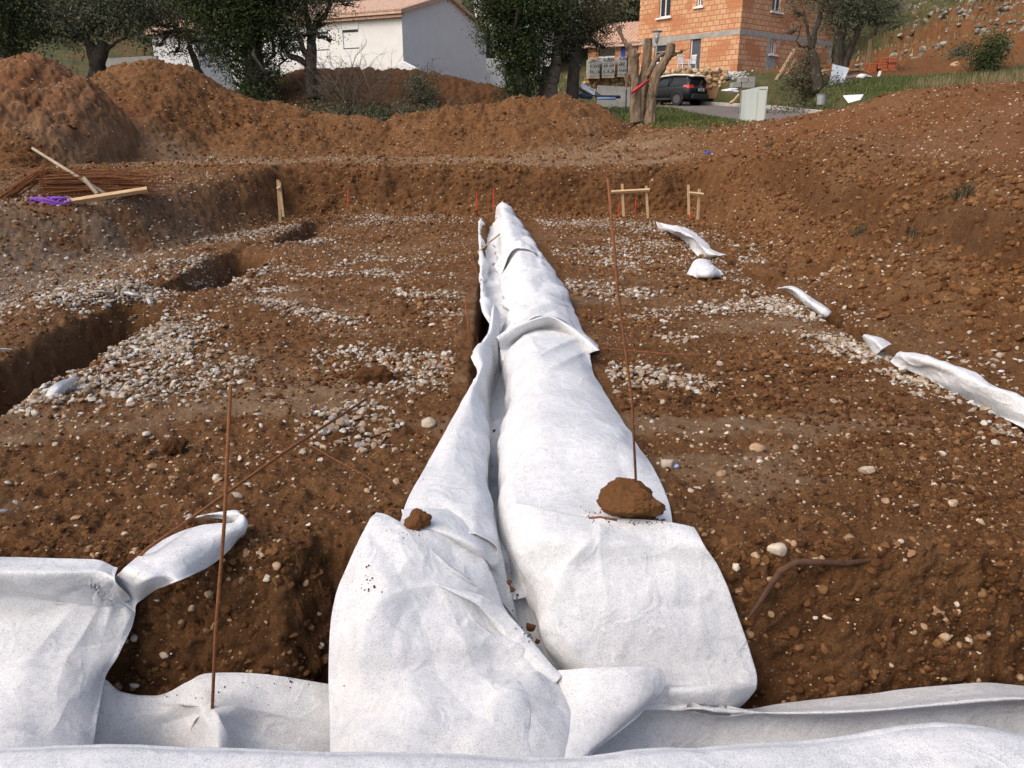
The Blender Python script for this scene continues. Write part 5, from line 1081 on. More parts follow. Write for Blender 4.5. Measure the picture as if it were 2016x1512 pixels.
b = gbase(1605, 165, 33); tree('olive_tree', b, [T(b, [(1612,180,33,.26),(1608,140,33,.2),(1596,97,33,.15)]), T(b, [(1596,97,33,.13),(1606,60,33,.1),(1622,10,33,.08),(1630,-30,33,.05)]), T(b, [(1596,97,33,.08),(1590,60,33,.06),(1582,20,33,.04)]), T(b, [(1594,92,33,.05),(1575,92,33,.04),(1568,80,33,.03),(1578,50,33,.02)])],
  [B(1580,20,33,b,.6,.7),B(1640,10,33,b,.5,.8),B(1560,60,33,b,.4,.3),B(1600,-20,33,b,.9,.5),B(1610,-10,33,b,.6,.5)], 3800, .04, 'brown_leaf', 'sparse small-leaved tree with curling bare limbs at the right corner of the block house', seed=309)
b = gbase(1660, 140, 36); tree('olive_tree', b, [T(b, [(1650,150,36,.22),(1652,90,36,.2),(1668,30,36,.14),(1672,-10,36,.1)]), T(b, [(1655,150,36,.2),(1672,100,36,.16),(1690,60,36,.12),(1700,30,36,.08)])],
  [B(1650,40,36,b,.9,.9),B(1700,20,36,b,1.0,.6),B(1680,-10,36,b,1.4,.7),B(1740,40,36,b,.7,.4),B(1640,-10,36,b,.8,.6),B(1760,10,36,b,.6,.4)], 15000, .045, 'olive_leaf', 'twin-trunk olive tree standing behind the tilted white board', seed=310)
b = gbase(1950, 120, 34); tree('dark_bush', b, [T(b, [(1950,150,34,.1),(1950,110,34,.06)])], [B(1950,100,34,b,.45,.6),B(1940,120,34,b,.5,.4),B(1965,85,34,b,.3,.4)], 4500, .05, 'dark_leaf', 'rounded dark bush above the dry grass at the right', 'bush', seed=311, twigs=False)
b = gbase(1893, 110, 38); tree('dark_bush', b, [T(b, [(1893,120,38,.08),(1893,105,38,.05)])], [B(1893,105,38,b,.4,.35),B(1880,118,38,b,.4,.25)], 2200, .05, 'olive_leaf', 'small green bush between the stone pile and the rounded dark bush', 'bush', seed=312, twigs=False)
b = gbase(1985, 60, 48); tree('oak_tree', b, [T(b, [(1990,90,48,.25),(1985,40,48,.2),(1980,0,48,.12)])], [B(1975,20,48,b,1.5,1.2),B(2020,10,48,b,1.8,1.6),B(1990,55,48,b,1.2,.5)], 9000, .07, 'forest_leaf', 'dark green tree at the top right corner above the cut bank', seed=313)
b = gbase(830, 190, 31); tree('green_bush', b, [T(b, [(828,205,31,.06),(828,180,31,.04)])], [B(825,170,31,b,.42,.42),B(832,200,31,b,.4,.3)], 3200, .045, 'olive_leaf', 'small grey-green bush in front of the dark earth heap', 'bush', seed=314, twigs=False)
b = gbase(1580, 160, 33.5); tree('dry_bush', b, [T(b, [(1580,185,33.5,.06),(1580,150,33.5,.04)])], [B(1575,150,33.5,b,.4,.5),B(1590,120,33.5,b,.35,.4),B(1560,165,33.5,b,.4,.3),B(1600,160,33.5,b,.5,.4)], 5000, .045, 'brown_leaf', 'tangled brownish bush around the foot of the sparse tree', 'bush', seed=315)
for (px, py, yy, s, sd_) in ((1880, 12, 66, .9, 316), (1700, 40, 58, .7, 317), (1770, 28, 62, .6, 318)):
    b = gbase(px, py+10, yy); b[2] = h1(b[0], yy)-.1; tree('hillside_shrub', b, [[(0,0,0,.08),(0,0,s,.04)]], [(0,0,s,s,s*.8),(s*.6,0,s*.7,s*.6,s*.5)], 2500, .07, 'forest_leaf' if sd_ != 316 else 'grass_blade', {316: 'yellowish green shrub on the upper terraces at the right', 317: 'low dark shrub on the terrace beside the twin-trunk olive', 318: 'small dark shrub on the terraces above the wheelbarrow'}[sd_], 'bush', seed=sd_, twigs=False)
for (px, py, yy, s, sd_, lb) in ((1850, -6, 60, 1.3, 321, 'grey-green olive at the top edge of the terraced hillside'), (1935, 4, 58, 1.2, 322, 'darker olive at the top edge of the terraces, left of the corner tree'), (1725, 12, 52, .8, 323, 'small olive just right of the twin-trunk tree')):
    p = D(px, py+30, yy); z = h1(p[0], yy)-.1; b = np.array([p[0], yy, z]); t = D(px, py, yy)[2]-z; tree('olive_tree', b, [[(0,0,0,.12),(.1,0,max(.6, t*.7),.08)]], [(0,0,t,s,s*.7),(s*.7,0,t-.2,s*.7,s*.5),(-s*.8,0,t-.1,s*.6,s*.5)], 5000, .06, 'olive_leaf', lb, seed=sd_)
def bare_shrub(name, base, h, n, seed, label, spread=.5):
    r = np.random.default_rng(seed); mb = MB(); b = np.array(base)
    def grow(p, d, L, rad, k):
        q = [p]; 
        for i in range(4): d = d+r.normal(size=3)*.16; d /= np.linalg.norm(d); q.append(q[-1]+d*L/4)
        mb.tube(q, [rad*(1-.12*i) for i in range(5)], 4, False)
        if k > 0:
            for j in range(3): i = r.integers(2, 5); dd = d+r.normal(size=3)*.55; dd[2] = abs(dd[2]); dd /= np.linalg.norm(dd); grow(q[i], dd, L*r.uniform(.5, .75), rad*.6, k-1)
    for i in range(n):
        d = np.array([r.normal()*spread, r.normal()*spread*.6, 1.0]); d /= np.linalg.norm(d); grow(np.array([r.normal()*.12*h, r.normal()*.1*h, 0]), d, h*r.uniform(.35, .5), .014*h**.5, 3)
    o = mb.build(name, M['twig']); o.location = b; return tag(o, label, 'shrub')
bare_shrub('bare_shrub', gbase(705, 205, 30.2), 3.0, 24, 401, 'leafless grey shrub with fine fanned twigs in front of the pale house')
bare_shrub('bare_shrub', gbase(650, 215, 29.5), 1.1, 9, 402, 'low tangle of dead branches below the tall leafless shrub', 1.3)
bare_shrub('bare_shrub', gbase(760, 220, 29.5), 1.0, 8, 403, 'low dead brushwood spilling down to the left of the grey-green bush', 1.5)
bare_shrub('bare_shrub', gbase(850, 150, 33), 1.2, 3, 404, 'thin bare sapling on the crest of the dark earth heap', .3)

def far_wood():
    r = np.random.default_rng(55); blobs = []
    def add(x, y, s): blobs.append((x, y, h1(x, y)+s*.65, s, s*.8))
    for i in range(70):
        y = r.uniform(58, 105); x = r.uniform(-.75, .27)*y
        add(x, y, r.uniform(1.8, 3.4))
    for i in range(46):                                       # thick wood right behind the garage wing and the centre
        y = r.uniform(62, 74); add(r.uniform(-.02, .2)*y, y, r.uniform(2.2, 3.6))
    for i in range(26): y = r.uniform(74, 110); add(r.uniform(.4, .72)*y, y, r.uniform(1.4, 2.4))
    p, rn = crown_points(blobs, 90000, r, .5, 20)
    o = leaf_cards(p, .17*r.uniform(.6, 1.4, len(p)), r, M['forest_leaf'], 'far_woodland', None, rn)
    tag(o, 'dark olive-green woodland covering the hillside behind the houses', 'woodland', kind='stuff')
far_wood()
def undergrowth():
    r = np.random.default_rng(56); P = []; 
    for px, py, yy, w, h, n in ((470,205,30.5,1.1,.5,26),(560,215,29.6,1.3,.35,26),(620,215,29.6,1.2,.55,36),(700,215,29.6,1.5,.65,60),(790,215,29.5,1.0,.6,36),(880,205,29.8,1.2,.45,34),(950,200,30.0,1.3,.4,34),(1040,205,30.2,1.2,.4,26),(430,170,33,1.6,.6,26),(60,130,30,1.4,.5,18),(1200,215,29.4,1.0,.25,18),(1560,178,33,1.2,.35,20),(1600,182,32.6,.9,.3,14)):
        c = D(px, py, yy)
        for k in range(n):
            x, y = c[0]+r.normal()*w, yy+r.normal()*.5; z = h1(x, y)+h*r.uniform(.1, 1.0); P.append(np.array([x, y, z])+r.normal(size=(60, 3))*np.array([.16, .16, .13]))
    p = np.concatenate(P); k = len(p)//2; a = r.permutation(len(p))
    for idx, m, lb in ((a[:k], 'brown_leaf', 'brown tangled undergrowth along the tree line behind the heaps'), (a[k:], 'olive_leaf', 'dark green undergrowth along the tree line behind the heaps')):
        tag(leaf_cards(p[idx], .045*r.uniform(.5, 1.3, len(idx)), r, M[m], 'undergrowth'), lb, 'undergrowth', kind='stuff')
undergrowth()
def blades(name, pts, hgt, m, seed, label, kind='stuff', lean=.35, wid=.012, cat='grass'):
    r = np.random.default_rng(seed); n = len(pts); h = hgt*r.uniform(.45, 1.15, n); a = r.uniform(0, 6.28, n); d = np.stack([np.cos(a), np.sin(a), a*0], -1); t = np.stack([-np.sin(a), np.cos(a), a*0], -1)
    w = wid*r.uniform(.7, 1.4, n); l = lean*h*r.uniform(.2, 1.5, n)
    V = np.stack([pts-t*w[:, None], pts+t*w[:, None], pts+d*(l*.35)[:, None]+t*(w*.7)[:, None]+np.array([0, 0, 1])*(h*.6)[:, None], pts+d*(l*.35)[:, None]-t*(w*.7)[:, None]+np.array([0, 0, 1])*(h*.6)[:, None], pts+d*l[:, None]+np.array([0, 0, 1])*h[:, None]], 1).reshape(-1, 3)
    i = np.arange(n)[:, None]*5; Fq = np.concatenate([i+np.array([[0, 1, 2]]), i+np.array([[0, 2, 3]]), i+np.array([[3, 2, 4]])]); 
    o = mk(name, V, Fq, M[m], attrs={'rnd': np.repeat(r.uniform(0, 1, n), 5)}); return tag(o, label, cat, kind=kind)
def grass_zone(n, x0, x1, y0, y1, seed, test=None):
    r = np.random.default_rng(seed); x = r.uniform(x0, x1, n); y = r.uniform(y0, y1, n); f = fbm(x*.9, y*.9, octs=3, s=seed); k = r.uniform(0, 1, n) < .25+1.2*ss(-.3, .3, f)
    if test is not None: k &= test(x, y)
    x, y = x[k], y[k]; return np.stack([x, y, height(x, y)[0]-.02], -1)
offroad = lambda x, y: ~((x-bend(y) > ROADX0-.15) & (x-bend(y) < ROADX1+.25) & (y > 25))
g = [grass_zone(26000, 12.55, 22, 26.5, 33.6, 71, offroad), grass_zone(9000, 4.9, 7.8, 24.3, 29.5, 72, offroad), grass_zone(12000, -13, 4.5, 28.3, 30.4, 73), grass_zone(8000, 2.5, 7.6, 29, 37, 74, offroad)]
blades('grass', np.concatenate(g), .16, 'grass_blade', 75, 'fresh green grass on the verges and banks behind the earth heaps')
gp = grass_zone(16000, 15.5, 24, 19.5, 31, 76, lambda x, y: (x > 15+.15*(31-y)))
blades('dry_grass', gp, .55, 'dry_grass', 77, 'tall straw-coloured dry grass at the right above the spoil slope', wid=.008)
gp = grass_zone(34000, 15, 50, 40, 76, 80, lambda x, y: (x < .8*y)); blades('dry_grass', gp, .28, 'dry_grass', 81, 'short dry grass on the terraced hillside', wid=.025)
gp = grass_zone(9000, -14, 9, 40, 56, 78); blades('grass', gp, .3, 'dry_grass', 79, 'patchy dry grass on the ground around the houses', wid=.02)
def tuft(px, py, z, hgt, n, seed, label, m='brown_leaf'):
    p = G(px, py, z); x, y = p[0], p[1]
    for _ in range(30):                                       # walk the sight line down to the ground
        pass
    r = np.random.default_rng(seed); P = np.stack([x+r.normal(0, hgt*.5, n), y+r.normal(0, hgt*.5, n), np.zeros(n)], -1); P[:, 2] = height(P[:, 0], P[:, 1])[0]-.01
    o = blades('grass_tuft', P, hgt, m, seed, label, None, .9, .004, 'grass tuft'); return o
def hit(px, py, y0=2.9, y1=45, n=1500):                       # first point of the sight line on the ground
    d = ray(px, py); ys = np.linspace(y0, y1, n); t = ys/d[1]; xs = d[0]*t; zs = CAMZ+d[2]*t; hh = height(xs, ys)[0]; k = np.argmax(zs <= hh+.005)
    return np.array([xs[k], ys[k], hh[k]])
for i, (px, py, hg, n, lb) in enumerate([(1890,388,.2,260,'round green-grey grass tuft on the right spoil slope'),(1290,338,.2,160,'green grass tuft hanging over the far cut above the batter boards'),(1515,290,.22,120,'thin grass tuft at the upper edge of the right slope'),
    (1690,460,.16,150,'dark grass tuft on the edge of the right cut'),(1800,465,.18,150,'grass tuft at the foot of the loose right slope'),(770,322,.12,120,'small bright green tuft on the lip of the far cut'),(1240,300,.15,90,'faded tuft below the lopped tree'),
    (1830,655,.14,0,''),(540,330,.15,120,'dark tuft on the corner of the left cut')]):
    if n:
        p = hit(px, py); r = np.random.default_rng(500+i); P = np.stack([p[0]+r.normal(0, hg*.3, n), p[1]+r.normal(0, hg*.3, n)], -1); z = height(P[:, 0], P[:, 1])[0]-.01
        blades('grass_tuft', np.column_stack([P, z]), hg*.62, 'grass_blade' if i == 5 else 'brown_leaf', 520+i, lb, None, 1.5, .0035, 'grass tuft')
# ------------------------------------------------------------------ road, kerb
def road():
    ys = np.linspace(24.5, 66, 80); V, Fs = [], []
    for y in ys: V += [(ROADX0+bend(y), y, road_z(y)+.012), (ROADX1+bend(y), y, road_z(y)+.012)]
    for i in range(len(ys)-1): Fs.append((2*i, 2*i+1, 2*i+3, 2*i+2))
    tag(mk('road', V, Fs, M['asphalt']), 'grey asphalt lane climbing past the parked car', kind='structure')
    mb = MB(); ys = np.arange(24.5, 47, 1.0)
    for y in ys: sl = float(bend(y+1)-bend(y)); mb.box((ROADX1+.09+float(bend(y+.5)), y+.5, road_z(y+.5)+.04), (.18, math.hypot(.985, sl), .24), rotm(math.atan(.064), 0, math.atan(-sl)), .015)
    tag(mb.build('kerb', M['kerb']), 'pale concrete kerb along the grass side of the lane', kind='structure')
road()
# ------------------------------------------------------------------ lopped tree
def roughen(o, amp, sxy, sz, s=0):
    me = o.data; n = len(me.vertices); P = np.zeros(n*3); me.vertices.foreach_get('co', P); P = P.reshape(-1, 3); N = np.zeros(n*3); me.vertices.foreach_get('normal', N); N = N.reshape(-1, 3)
    P = P+N*(amp*fbm(P[:,0]*sxy, P[:,1]*sxy, P[:,2]*sz, 4, s=s, rough=.65))[:, None]; me.vertices.foreach_set('co', P.ravel()); me.update()
def lopped_tree():
    b = hit(1265, 240, 16, 40); Y = 27.0; b = D(1268, 240, Y); b[2] = h1(b[0], Y)-.1; r = np.random.default_rng(611)
    o = thing('lopped_tree', b, 'lopped leafless tree of thick sawn-off stems with peeling bark beside the lane', 'tree')
    def stem(lst, name='stem'):
        lst = [(a, c, dd, q*.68) for a, c, dd, q in lst]
        mb = MB(); P, R = [], []
        pts = [D(a, c, Y+dy)-b for a, c, dy, _ in lst]; rad = [q[3] for q in lst]
        for i in range(len(pts)-1):
            for k in range(14): t = k/14; P.append(pts[i]+(pts[i+1]-pts[i])*t); R.append((rad[i]+(rad[i+1]-rad[i])*t)*r.uniform(.98, 1.03))
        P.append(pts[-1]); R.append(rad[-1]); mb.tube(P, R, 36, False); s = mb.build(name, M['stripped'], o, True); roughen(s, .09, 9, 1.6, 5)
        d = pts[-1]-pts[-2]; d /= np.linalg.norm(d); c = MB().tube([pts[-1]-d*.01, pts[-1]+d*.015], rad[-1]*.99, 12); c.build('sawn_end', M['cut_wood'], s); return s
    stem([(1252,242,-.1,.26),(1250,190,0,.23),(1248,140,.0,.22),(1250,112,0,.2),(1238,95,0,.13),(1226,75,0,.11),(1217,52,0,.11)])
    stem([(1246,130,.02,.14),(1258,105,.05,.1)])
    stem([(1262,240,.05,.22),(1264,190,.1,.22),(1272,130,.15,.22),(1275,100,.15,.19),(1276,76,.15,.19)])
    stem([(1280,244,-.15,.27),(1282,190,-.1,.21),(1296,140,-.05,.2),(1315,110,0,.18),(1322,86,0,.17)])
    stem([(1275,150,-.02,.12),(1288,120,-.05,.09),(1305,104,-.05,.05)])
    stem([(1318,110,0,.09),(1334,104,.05,.06),(1354,97,.05,.02)])
    stem([(1240,165,-.1,.06),(1232,145,-.12,.07),(1234,175,-.1,.05)])
    mb = MB()
    for k in range(7): a = r.uniform(-.5, .6); mb.tube([(a, -.15, .15), (a+r.normal()*.15, -.35-r.uniform(0, .25), .02), (a+r.normal()*.3, -.6, -.05)], [.05, .035, .01], 5)
    mb.build('roots', M['stripped'], o, True)
    q0, q1 = D(1243, 184, Y-.35), D(1277, 158, Y-.3); mb = MB(); v = (q1-q0); 
    for s in (0, 1): pass
    mb.tube([q0, q0+v*.3+np.array([0, -.03, .02]), q0+v*.6, q1], [.035, .055, .05, .035], 8); mb.tube([q0+np.array([0, -.06, .02]), q1+np.array([0, -.06, .02])], [.02, .02], 6)
    tag(mb.build('red_strap', M['tape_red'], None, True), 'red plastic strip wedged between the stems of the lopped tree', 'plastic strip')
lopped_tree()
def chips():
    r = np.random.default_rng(612); mb = MB()
    for k in range(60):
        p = hit(float(r.uniform(1225, 1330)), float(r.uniform(243, 262)), 16, 32, 500); a = r.uniform(0, 6.28); L = r.uniform(.04, .13)
        mb.box(p+np.array([0, 0, .015]), (L, .025, .015), rotm(r.normal()*.3, r.normal()*.3, a))
    tag(mb.build('wood_chips', M['cut_wood']), 'pale wood chips littering the earth below the lopped tree', 'wood chips', kind='stuff')
chips()
# ------------------------------------------------------------------ car
def car():
    Y = 41.0; p = D(1388, 208, Y); z = road_z(Y)+.012
    o = thing('parked_car', (p[0]-.3, Y, z), 'black compact crossover car with a cream roof parked on the lane, seen from behind', 'car', math.radians(42)); o.scale = (.97, .97, .95)
    # local: +y forward, origin under the rear bumper centre
    st = [ # y, half width low, half width belt, z bottom, z belt
        (0.0,.62,.60,.42,.72),(0.04,.80,.74,.34,.95),(.18,.87,.82,.26,1.02),(.6,.89,.86,.24,1.03),(1.4,.89,.87,.22,1.02),(2.4,.89,.86,.22,.99),(3.1,.88,.83,.24,.97),(3.6,.86,.78,.26,.90),(3.95,.80,.70,.30,.80),(4.1,.66,.55,.36,.66)]
    V, Fs = [], []
    for y, wl, wb, zb, zt in st:
        m = (zb+zt)/2
        ring = [(-wl*.86,zb),(-wl,zb+.1),(-wl*1.0,m),(-wb-.01,zt-.08),(-wb*.93,zt),(0,zt+.025),(wb*.93,zt),(wb+.01,zt-.08),(wl,m),(wl,zb+.1),(wl*.86,zb),(0,zb)]
        V += [(x, y, zz) for x, zz in ring]
    n = 12
    for i in range(len(st)-1):
        for k in range(n): Fs.append((i*n+k, (i+1)*n+k, (i+1)*n+(k+1)%n, i*n+(k+1)%n))
    Fs += [tuple(range(n)), tuple((len(st)-1)*n+k for k in range(n))[::-1]]
    body = mk('body', V, Fs, M['car_black'], o, True); sd_ = body.modifiers.new('s', 'SUBSURF'); sd_.levels = sd_.render_levels = 2
    gh = [(.10,.70,.98),(.22,.66,1.32),(.40,.62,1.50),(1.2,.60,1.55),(2.0,.58,1.50),(2.5,.62,1.30),(3.05,.70,1.0)]
    def house(rows, a, b, m, name, grow=0.0, par=o):
        V, Fs = [], []
        for y, w, zt in rows:
            w += grow; base = .98; ww = .80-.0*y
            V += [(-ww-grow, y, base), (-(w+.10*(1.5-zt)), y, base+(zt-base)*.55), (-w, y, zt-.035+grow), (-w*.6, y, zt+grow), (w*.6, y, zt+grow), (w, y, zt-.035+grow), (w+.10*(1.5-zt), y, base+(zt-base)*.55), (ww+grow, y, base)]
        for i in range(len(rows)-1):
            for k in range(a, b): Fs.append((i*8+k, i*8+k+1, (i+1)*8+k+1, (i+1)*8+k))
        if a == 0: Fs += [tuple(range(8))[::-1], tuple((len(rows)-1)*8+k for k in range(8))]
        return mk(name, V, Fs, m, par, True)
    house(gh, 0, 7, M['glass'], 'glazing')
    rf = house([(.06,.66,1.44),(.16,.64,1.50),(.42,.62,1.53),(1.2,.61,1.575),(1.95,.60,1.53),(2.15,.62,1.45)], 2, 5, M['car_cream'], 'roof', .02)
    rf.modifiers.new('t', 'SOLIDIFY').thickness = .035
    for s in (-1, 1):
        MB().tube([(s*.66,.12,1.43),(s*.635,.35,1.505),(s*.62,1.2,1.55),(s*.60,1.95,1.51),(s*.64,2.5,1.33)], [.045,.05,.05,.045,.03], 8).build('roof_rail', M['car_cream'], o, True)
        mb = MB(); mb.tube([(s*.80,.16,1.0),(s*.71,.24,1.30),(s*.655,.40,1.49)], [.05,.045,.04], 6); mb.build('pillar', M['car_black'], o); MB().tube([(s*.80,1.45,1.0),(s*.66,1.42,1.5)], .035, 6).build('pillar', M['car_black'], o)
        mb = MB(); mb.add([(s*.60,-.02,.86),(s*.84,.10,.84),(s*.90,.42,.92),(s*.88,.42,1.0),(s*.82,.12,1.02),(s*.60,.0,1.0)], [(0,1,4,5) if s > 0 else (5,4,1,0), (1,2,3,4) if s > 0 else (4,3,2,1)]); tl = mb.build('tail_light', M['tail_red'], o); sol = tl.modifiers.new('t', 'SOLIDIFY'); sol.thickness = .06
        mb = MB(); mb.box((s*.98, 2.25, 1.02), (.16, .1, .12), bev=.03); mb.build('mirror', M['car_black'], o)
        for y in (.78, 3.28):
            mb = MB(); mb.tube([(s*.70, y, .33), (s*.905, y, .33)], .33, 24); w = mb.build('wheel', M['tyre'], o, False)
            mb = MB(); mb.tube([(s*.9, y, .33), (s*.915, y, .33)], .21, 20); 
            mb.build('rim', M['rim'], w)
            mb = MB(); ang = np.linspace(0, math.pi, 12); mb.tube([(s*.895, y+math.cos(a)*.37, .33+math.sin(a)*.37) for a in ang], .035, 6); mb.build('wheel_arch', M['trim_dark'], o)
        mb = MB(); mb.box((s*.90, 2.0, .36), (.03, 1.6, .1), bev=.01); mb.build('side_trim', M['trim_dark'], o)
    mb = MB(); mb.box((0, -.015, .45), (1.45, .12, .26), bev=.04); mb.build('bumper', M['trim_dark'], o)
    mb = MB(); mb.box((0, -.065, .78), (.52, .02, .12)); pl = mb.build('number_plate', M['plate'], o)
    mb = MB()
    for i, x in enumerate((-.16, -.11, -.06, -.01, .04, .09, .14)): mb.box((x, -.078, .78), (.026 if i % 2 else .03, .004, .07))
    mb.build('plate_characters', M['trim_dark'], pl)
    mb = MB(); mb.box((0, -.05, .86), (.62, .03, .03)); mb.build('chrome_strip', M['chrome'], o)
    mb = MB(); mb.tube([(0, -.055, .93), (0, -.075, .93)], .05, 4); mb.build('badge', M['chrome'], o)
    mb = MB(); mb.tube([(.1,.16,1.1),(.0,.2,1.2),(-.12,.26,1.3)], .01, 5); mb.build('wiper', M['trim_dark'], o)
car()
# ------------------------------------------------------------------ street furniture and building materials
def cabinet():
    Y = 26.0; a = D(1479, 243, Y); z = a[2]-.05; o = thing('utility_cabinet', (a[0], Y, z), 'weathered pale green-grey utility cabinet with a sloping top beside the lane', 'utility cabinet', math.radians(-14))
    top = D(1479, 170, Y)[2]-z; w = .78; d = .34
    mb = MB(); mb.add([(-w/2,-d/2,0),(w/2,-d/2,0),(w/2,d/2,0),(-w/2,d/2,0),(-w/2,-d/2,top-.14),(w/2-.25,-d/2,top-.02),(w/2,-d/2,top-.02),(w/2,d/2,top),(-w/2,d/2,top-.12)],
        [(3,2,1,0),(0,1,6,5,4),(1,2,7,6),(2,3,8,7),(3,0,4,8),(4,5,8),(5,6,7,8)]); mb.build('housing', M['cabinet'], o)
    mb = MB(); mb.box((-.13, -d/2-.008, top*.45), (.48, .014, top*.86)); mb.box((.25,-d/2-.008,top*.45),(.22,.014,top*.86)); mb.build('door_panel', M['cabinet'], o)
    mb = MB(); mb.box((.25, -d/2-.004, top-.10), (.24, .012, .012)); mb.box((-.38,-d/2-.004,top*.45),(.01,.01,top*.8)); mb.build('seam', M['trim_dark'], o)
cabinet()
def lamp():
    Y = 44.0; a = D(1288, 175, Y); t = D(1288, 60, Y); z0 = a[2]
    o = thing('street_lamp', (a[0], Y, z0), 'grey street lamp with a flared lantern standing before the block house', 'street lamp'); H = t[2]-z0
    MB().tube([(0,0,-.3),(0,0,H-.55),(0,0,H-.5)], [.07,.05,.05], 10).build('pole', M['galv'], o, True)
    mb = MB(); mb.tube([(0,0,H-.62),(0,0,H-.35),(0,0,H-.26)], [.06,.12,.14], 12); mb.build('lantern_base', M['galv'], o, True)
    mb = MB(); mb.tube([(0,0,H-.26),(0,0,H-.08)], [.13,.19], 12); mb.build('lantern_glass', M['white_plastic'], o, True)
    mb = MB(); mb.tube([(0,0,H-.07),(0,0,H-.02),(0,0,H)], [.27,.26,.1], 16); mb.build('lantern_cap', M['grey_paint'], o, True)
lamp()
def block_pallet(px0, px1, top, bot, Y, label, gap=.0):
    a, b = D(px0, bot, Y), D(px1, bot, Y); zt = D(px0, top, Y)[2]; H = zt-a[2]; W = b[0]-a[0]
    o = thing('block_pallet', ((a[0]+b[0])/2, Y, a[2]), label, 'pallet of blocks', math.radians(6), 'pallets of hollow concrete blocks')
    nr, nc = 6, 5; bh, bw = (H-.12)/nr, W/nc
    MB().box((0, .4, .06), (W, .9, .1)).build('pallet', M['old_wood'], o)
    bl = MB(); ho = MB(); r = np.random.default_rng(int(px0))
    for i in range(nr):
        for j in range(nc): 
            c = (-W/2+bw*(j+.5), .4+r.normal()*.008, .12+bh*(i+.5)); bl.box(c, (bw*.96, .8, bh*.96), bev=.008)
            if i % 2 == 1 or i == nr: ho.box((c[0], .4-.4-.006+.004, c[2]), (bw*.42, .012, bh*.5))
    bb = bl.build('blocks', M['block_grey'], o); ho.build('block_cavities', M['dark_hole'], bb)
block_pallet(1160, 1180, 116, 155, 42.2, 'leftmost pallet of hollow grey concrete blocks on the ochre wall')
block_pallet(1186, 1209, 114, 154, 42.2, 'middle pallet of hollow grey concrete blocks on the ochre wall')
block_pallet(1217, 1237, 112, 152, 42.2, 'pallet of hollow grey concrete blocks nearest the lopped tree')
def chair(px, py, Y, rz, label):
    a = D(px, py, Y); o = thing('garden_chair', a, label, 'chair', rz)
    MB().box((0,0,.42),(.46,.44,.04),bev=.015).build('seat', M['white_plastic'], o)
    mb = MB(); 
    for x in (-.16,-.08,0,.08,.16): mb.box((x,.22,.66),(.04,.03,.42))
    mb.box((0,.22,.86),(.46,.04,.07),bev=.01); mb.build('backrest', M['white_plastic'], o)
    for x, y in ((-.2,-.19),(.2,-.19),(-.2,.2),(.2,.2)): MB().tube([(x,y,.42),(x*1.15,y*1.15,0)],[.03,.022],6).build('leg', M['white_plastic'], o)
    for s in (-1, 1): MB().box((s*.24,0,.64),(.05,.44,.03),bev=.01).tube([(s*.24,-.18,.64),(s*.23,-.18,.42)],.02,6).build('armrest', M['white_plastic'], o)
chair(1344, 143, 44.2, .5, 'white plastic garden chair facing left on the rubble wall terrace')
chair(1358, 143, 44.6, -1.2, 'off-white plastic garden chair turned to its neighbour beside the film-wrapped door')
MB_ = MB
# leaning pallet with printed bag, black pipe
def pallet_bag():
    Y = 33.0; a = D(1150, 182, Y); o = thing('tilted_pallet', a, 'weathered wooden pallet tipped on its side at the foot of the olive tree', 'pallet', .3)
    R = rotm(0, .55, 0)
    for k in range(6): MB().box(R@np.array([-.1+.12*k, 0, .2]), (.09, .8, .02), R).build('slat', M['old_wood'], o)
    MB().box(R@np.array([.2,-.38,.12]), (.7,.06,.1), R).box(R@np.array([.2,.38,.12]), (.7,.06,.1), R).build('runner', M['old_wood'], o)
    b = D(1158, 176, Y-.6); mb = MB(); mb.box((0,0,0),(.62,.4,.08),rotm(.55,.45,.1),.03); x = mb.build('cement_bag', M['white_paint']); x.location = b; tag(x, 'white printed bag lying on the tipped pallet by the olive tree', 'bag')
    mb = MB(); mb.box((-.08,-.03,.05),(.2,.12,.01),rotm(.55,.45,.1)).box((.14,.03,-.01),(.22,.05,.01),rotm(.55,.45,.1)); mb.build('print', M['trim_dark'], x)
    c = D(1152, 189, Y-.7); mb = MB(); mb.box((0,0,0),(.5,.3,.18),rotm(.2,.1,.1),.05); x = mb.build('dark_bag', M['tarp_dark']); x.location = c; tag(x, 'dark blue plastic bag beside the tipped pallet', 'bag')
    mb = MB(); q0, q1 = D(1172, 190, Y-.8), D(1221, 191, Y-.6); mb.tube([q0, q1], .06, 10); tag(mb.build('drain_pipe', M['tarp_dark'], None, True), 'dark drain pipe lying on the ground right of the tipped pallet', 'pipe')
    mb = MB(); q0, q1 = D(1175, 194, Y-1.0), D(1212, 194, Y-.9); mb.tube([q0, q1], .05, 10); tag(mb.build('plastic_pipe', M['pale_blue'], None, True), 'pale blue plastic pipe lying in front of the dark drain pipe', 'pipe')
    mb = MB(); q0, q1 = D(1233, 192, 30), D(1236, 108, 30); mb.tube([q0-np.array([0,0,.5]), q1], .025, 8); tag(mb.build('steel_post', M['trim_dark']), 'thin black steel post just left of the lopped tree', 'post')
pallet_bag()
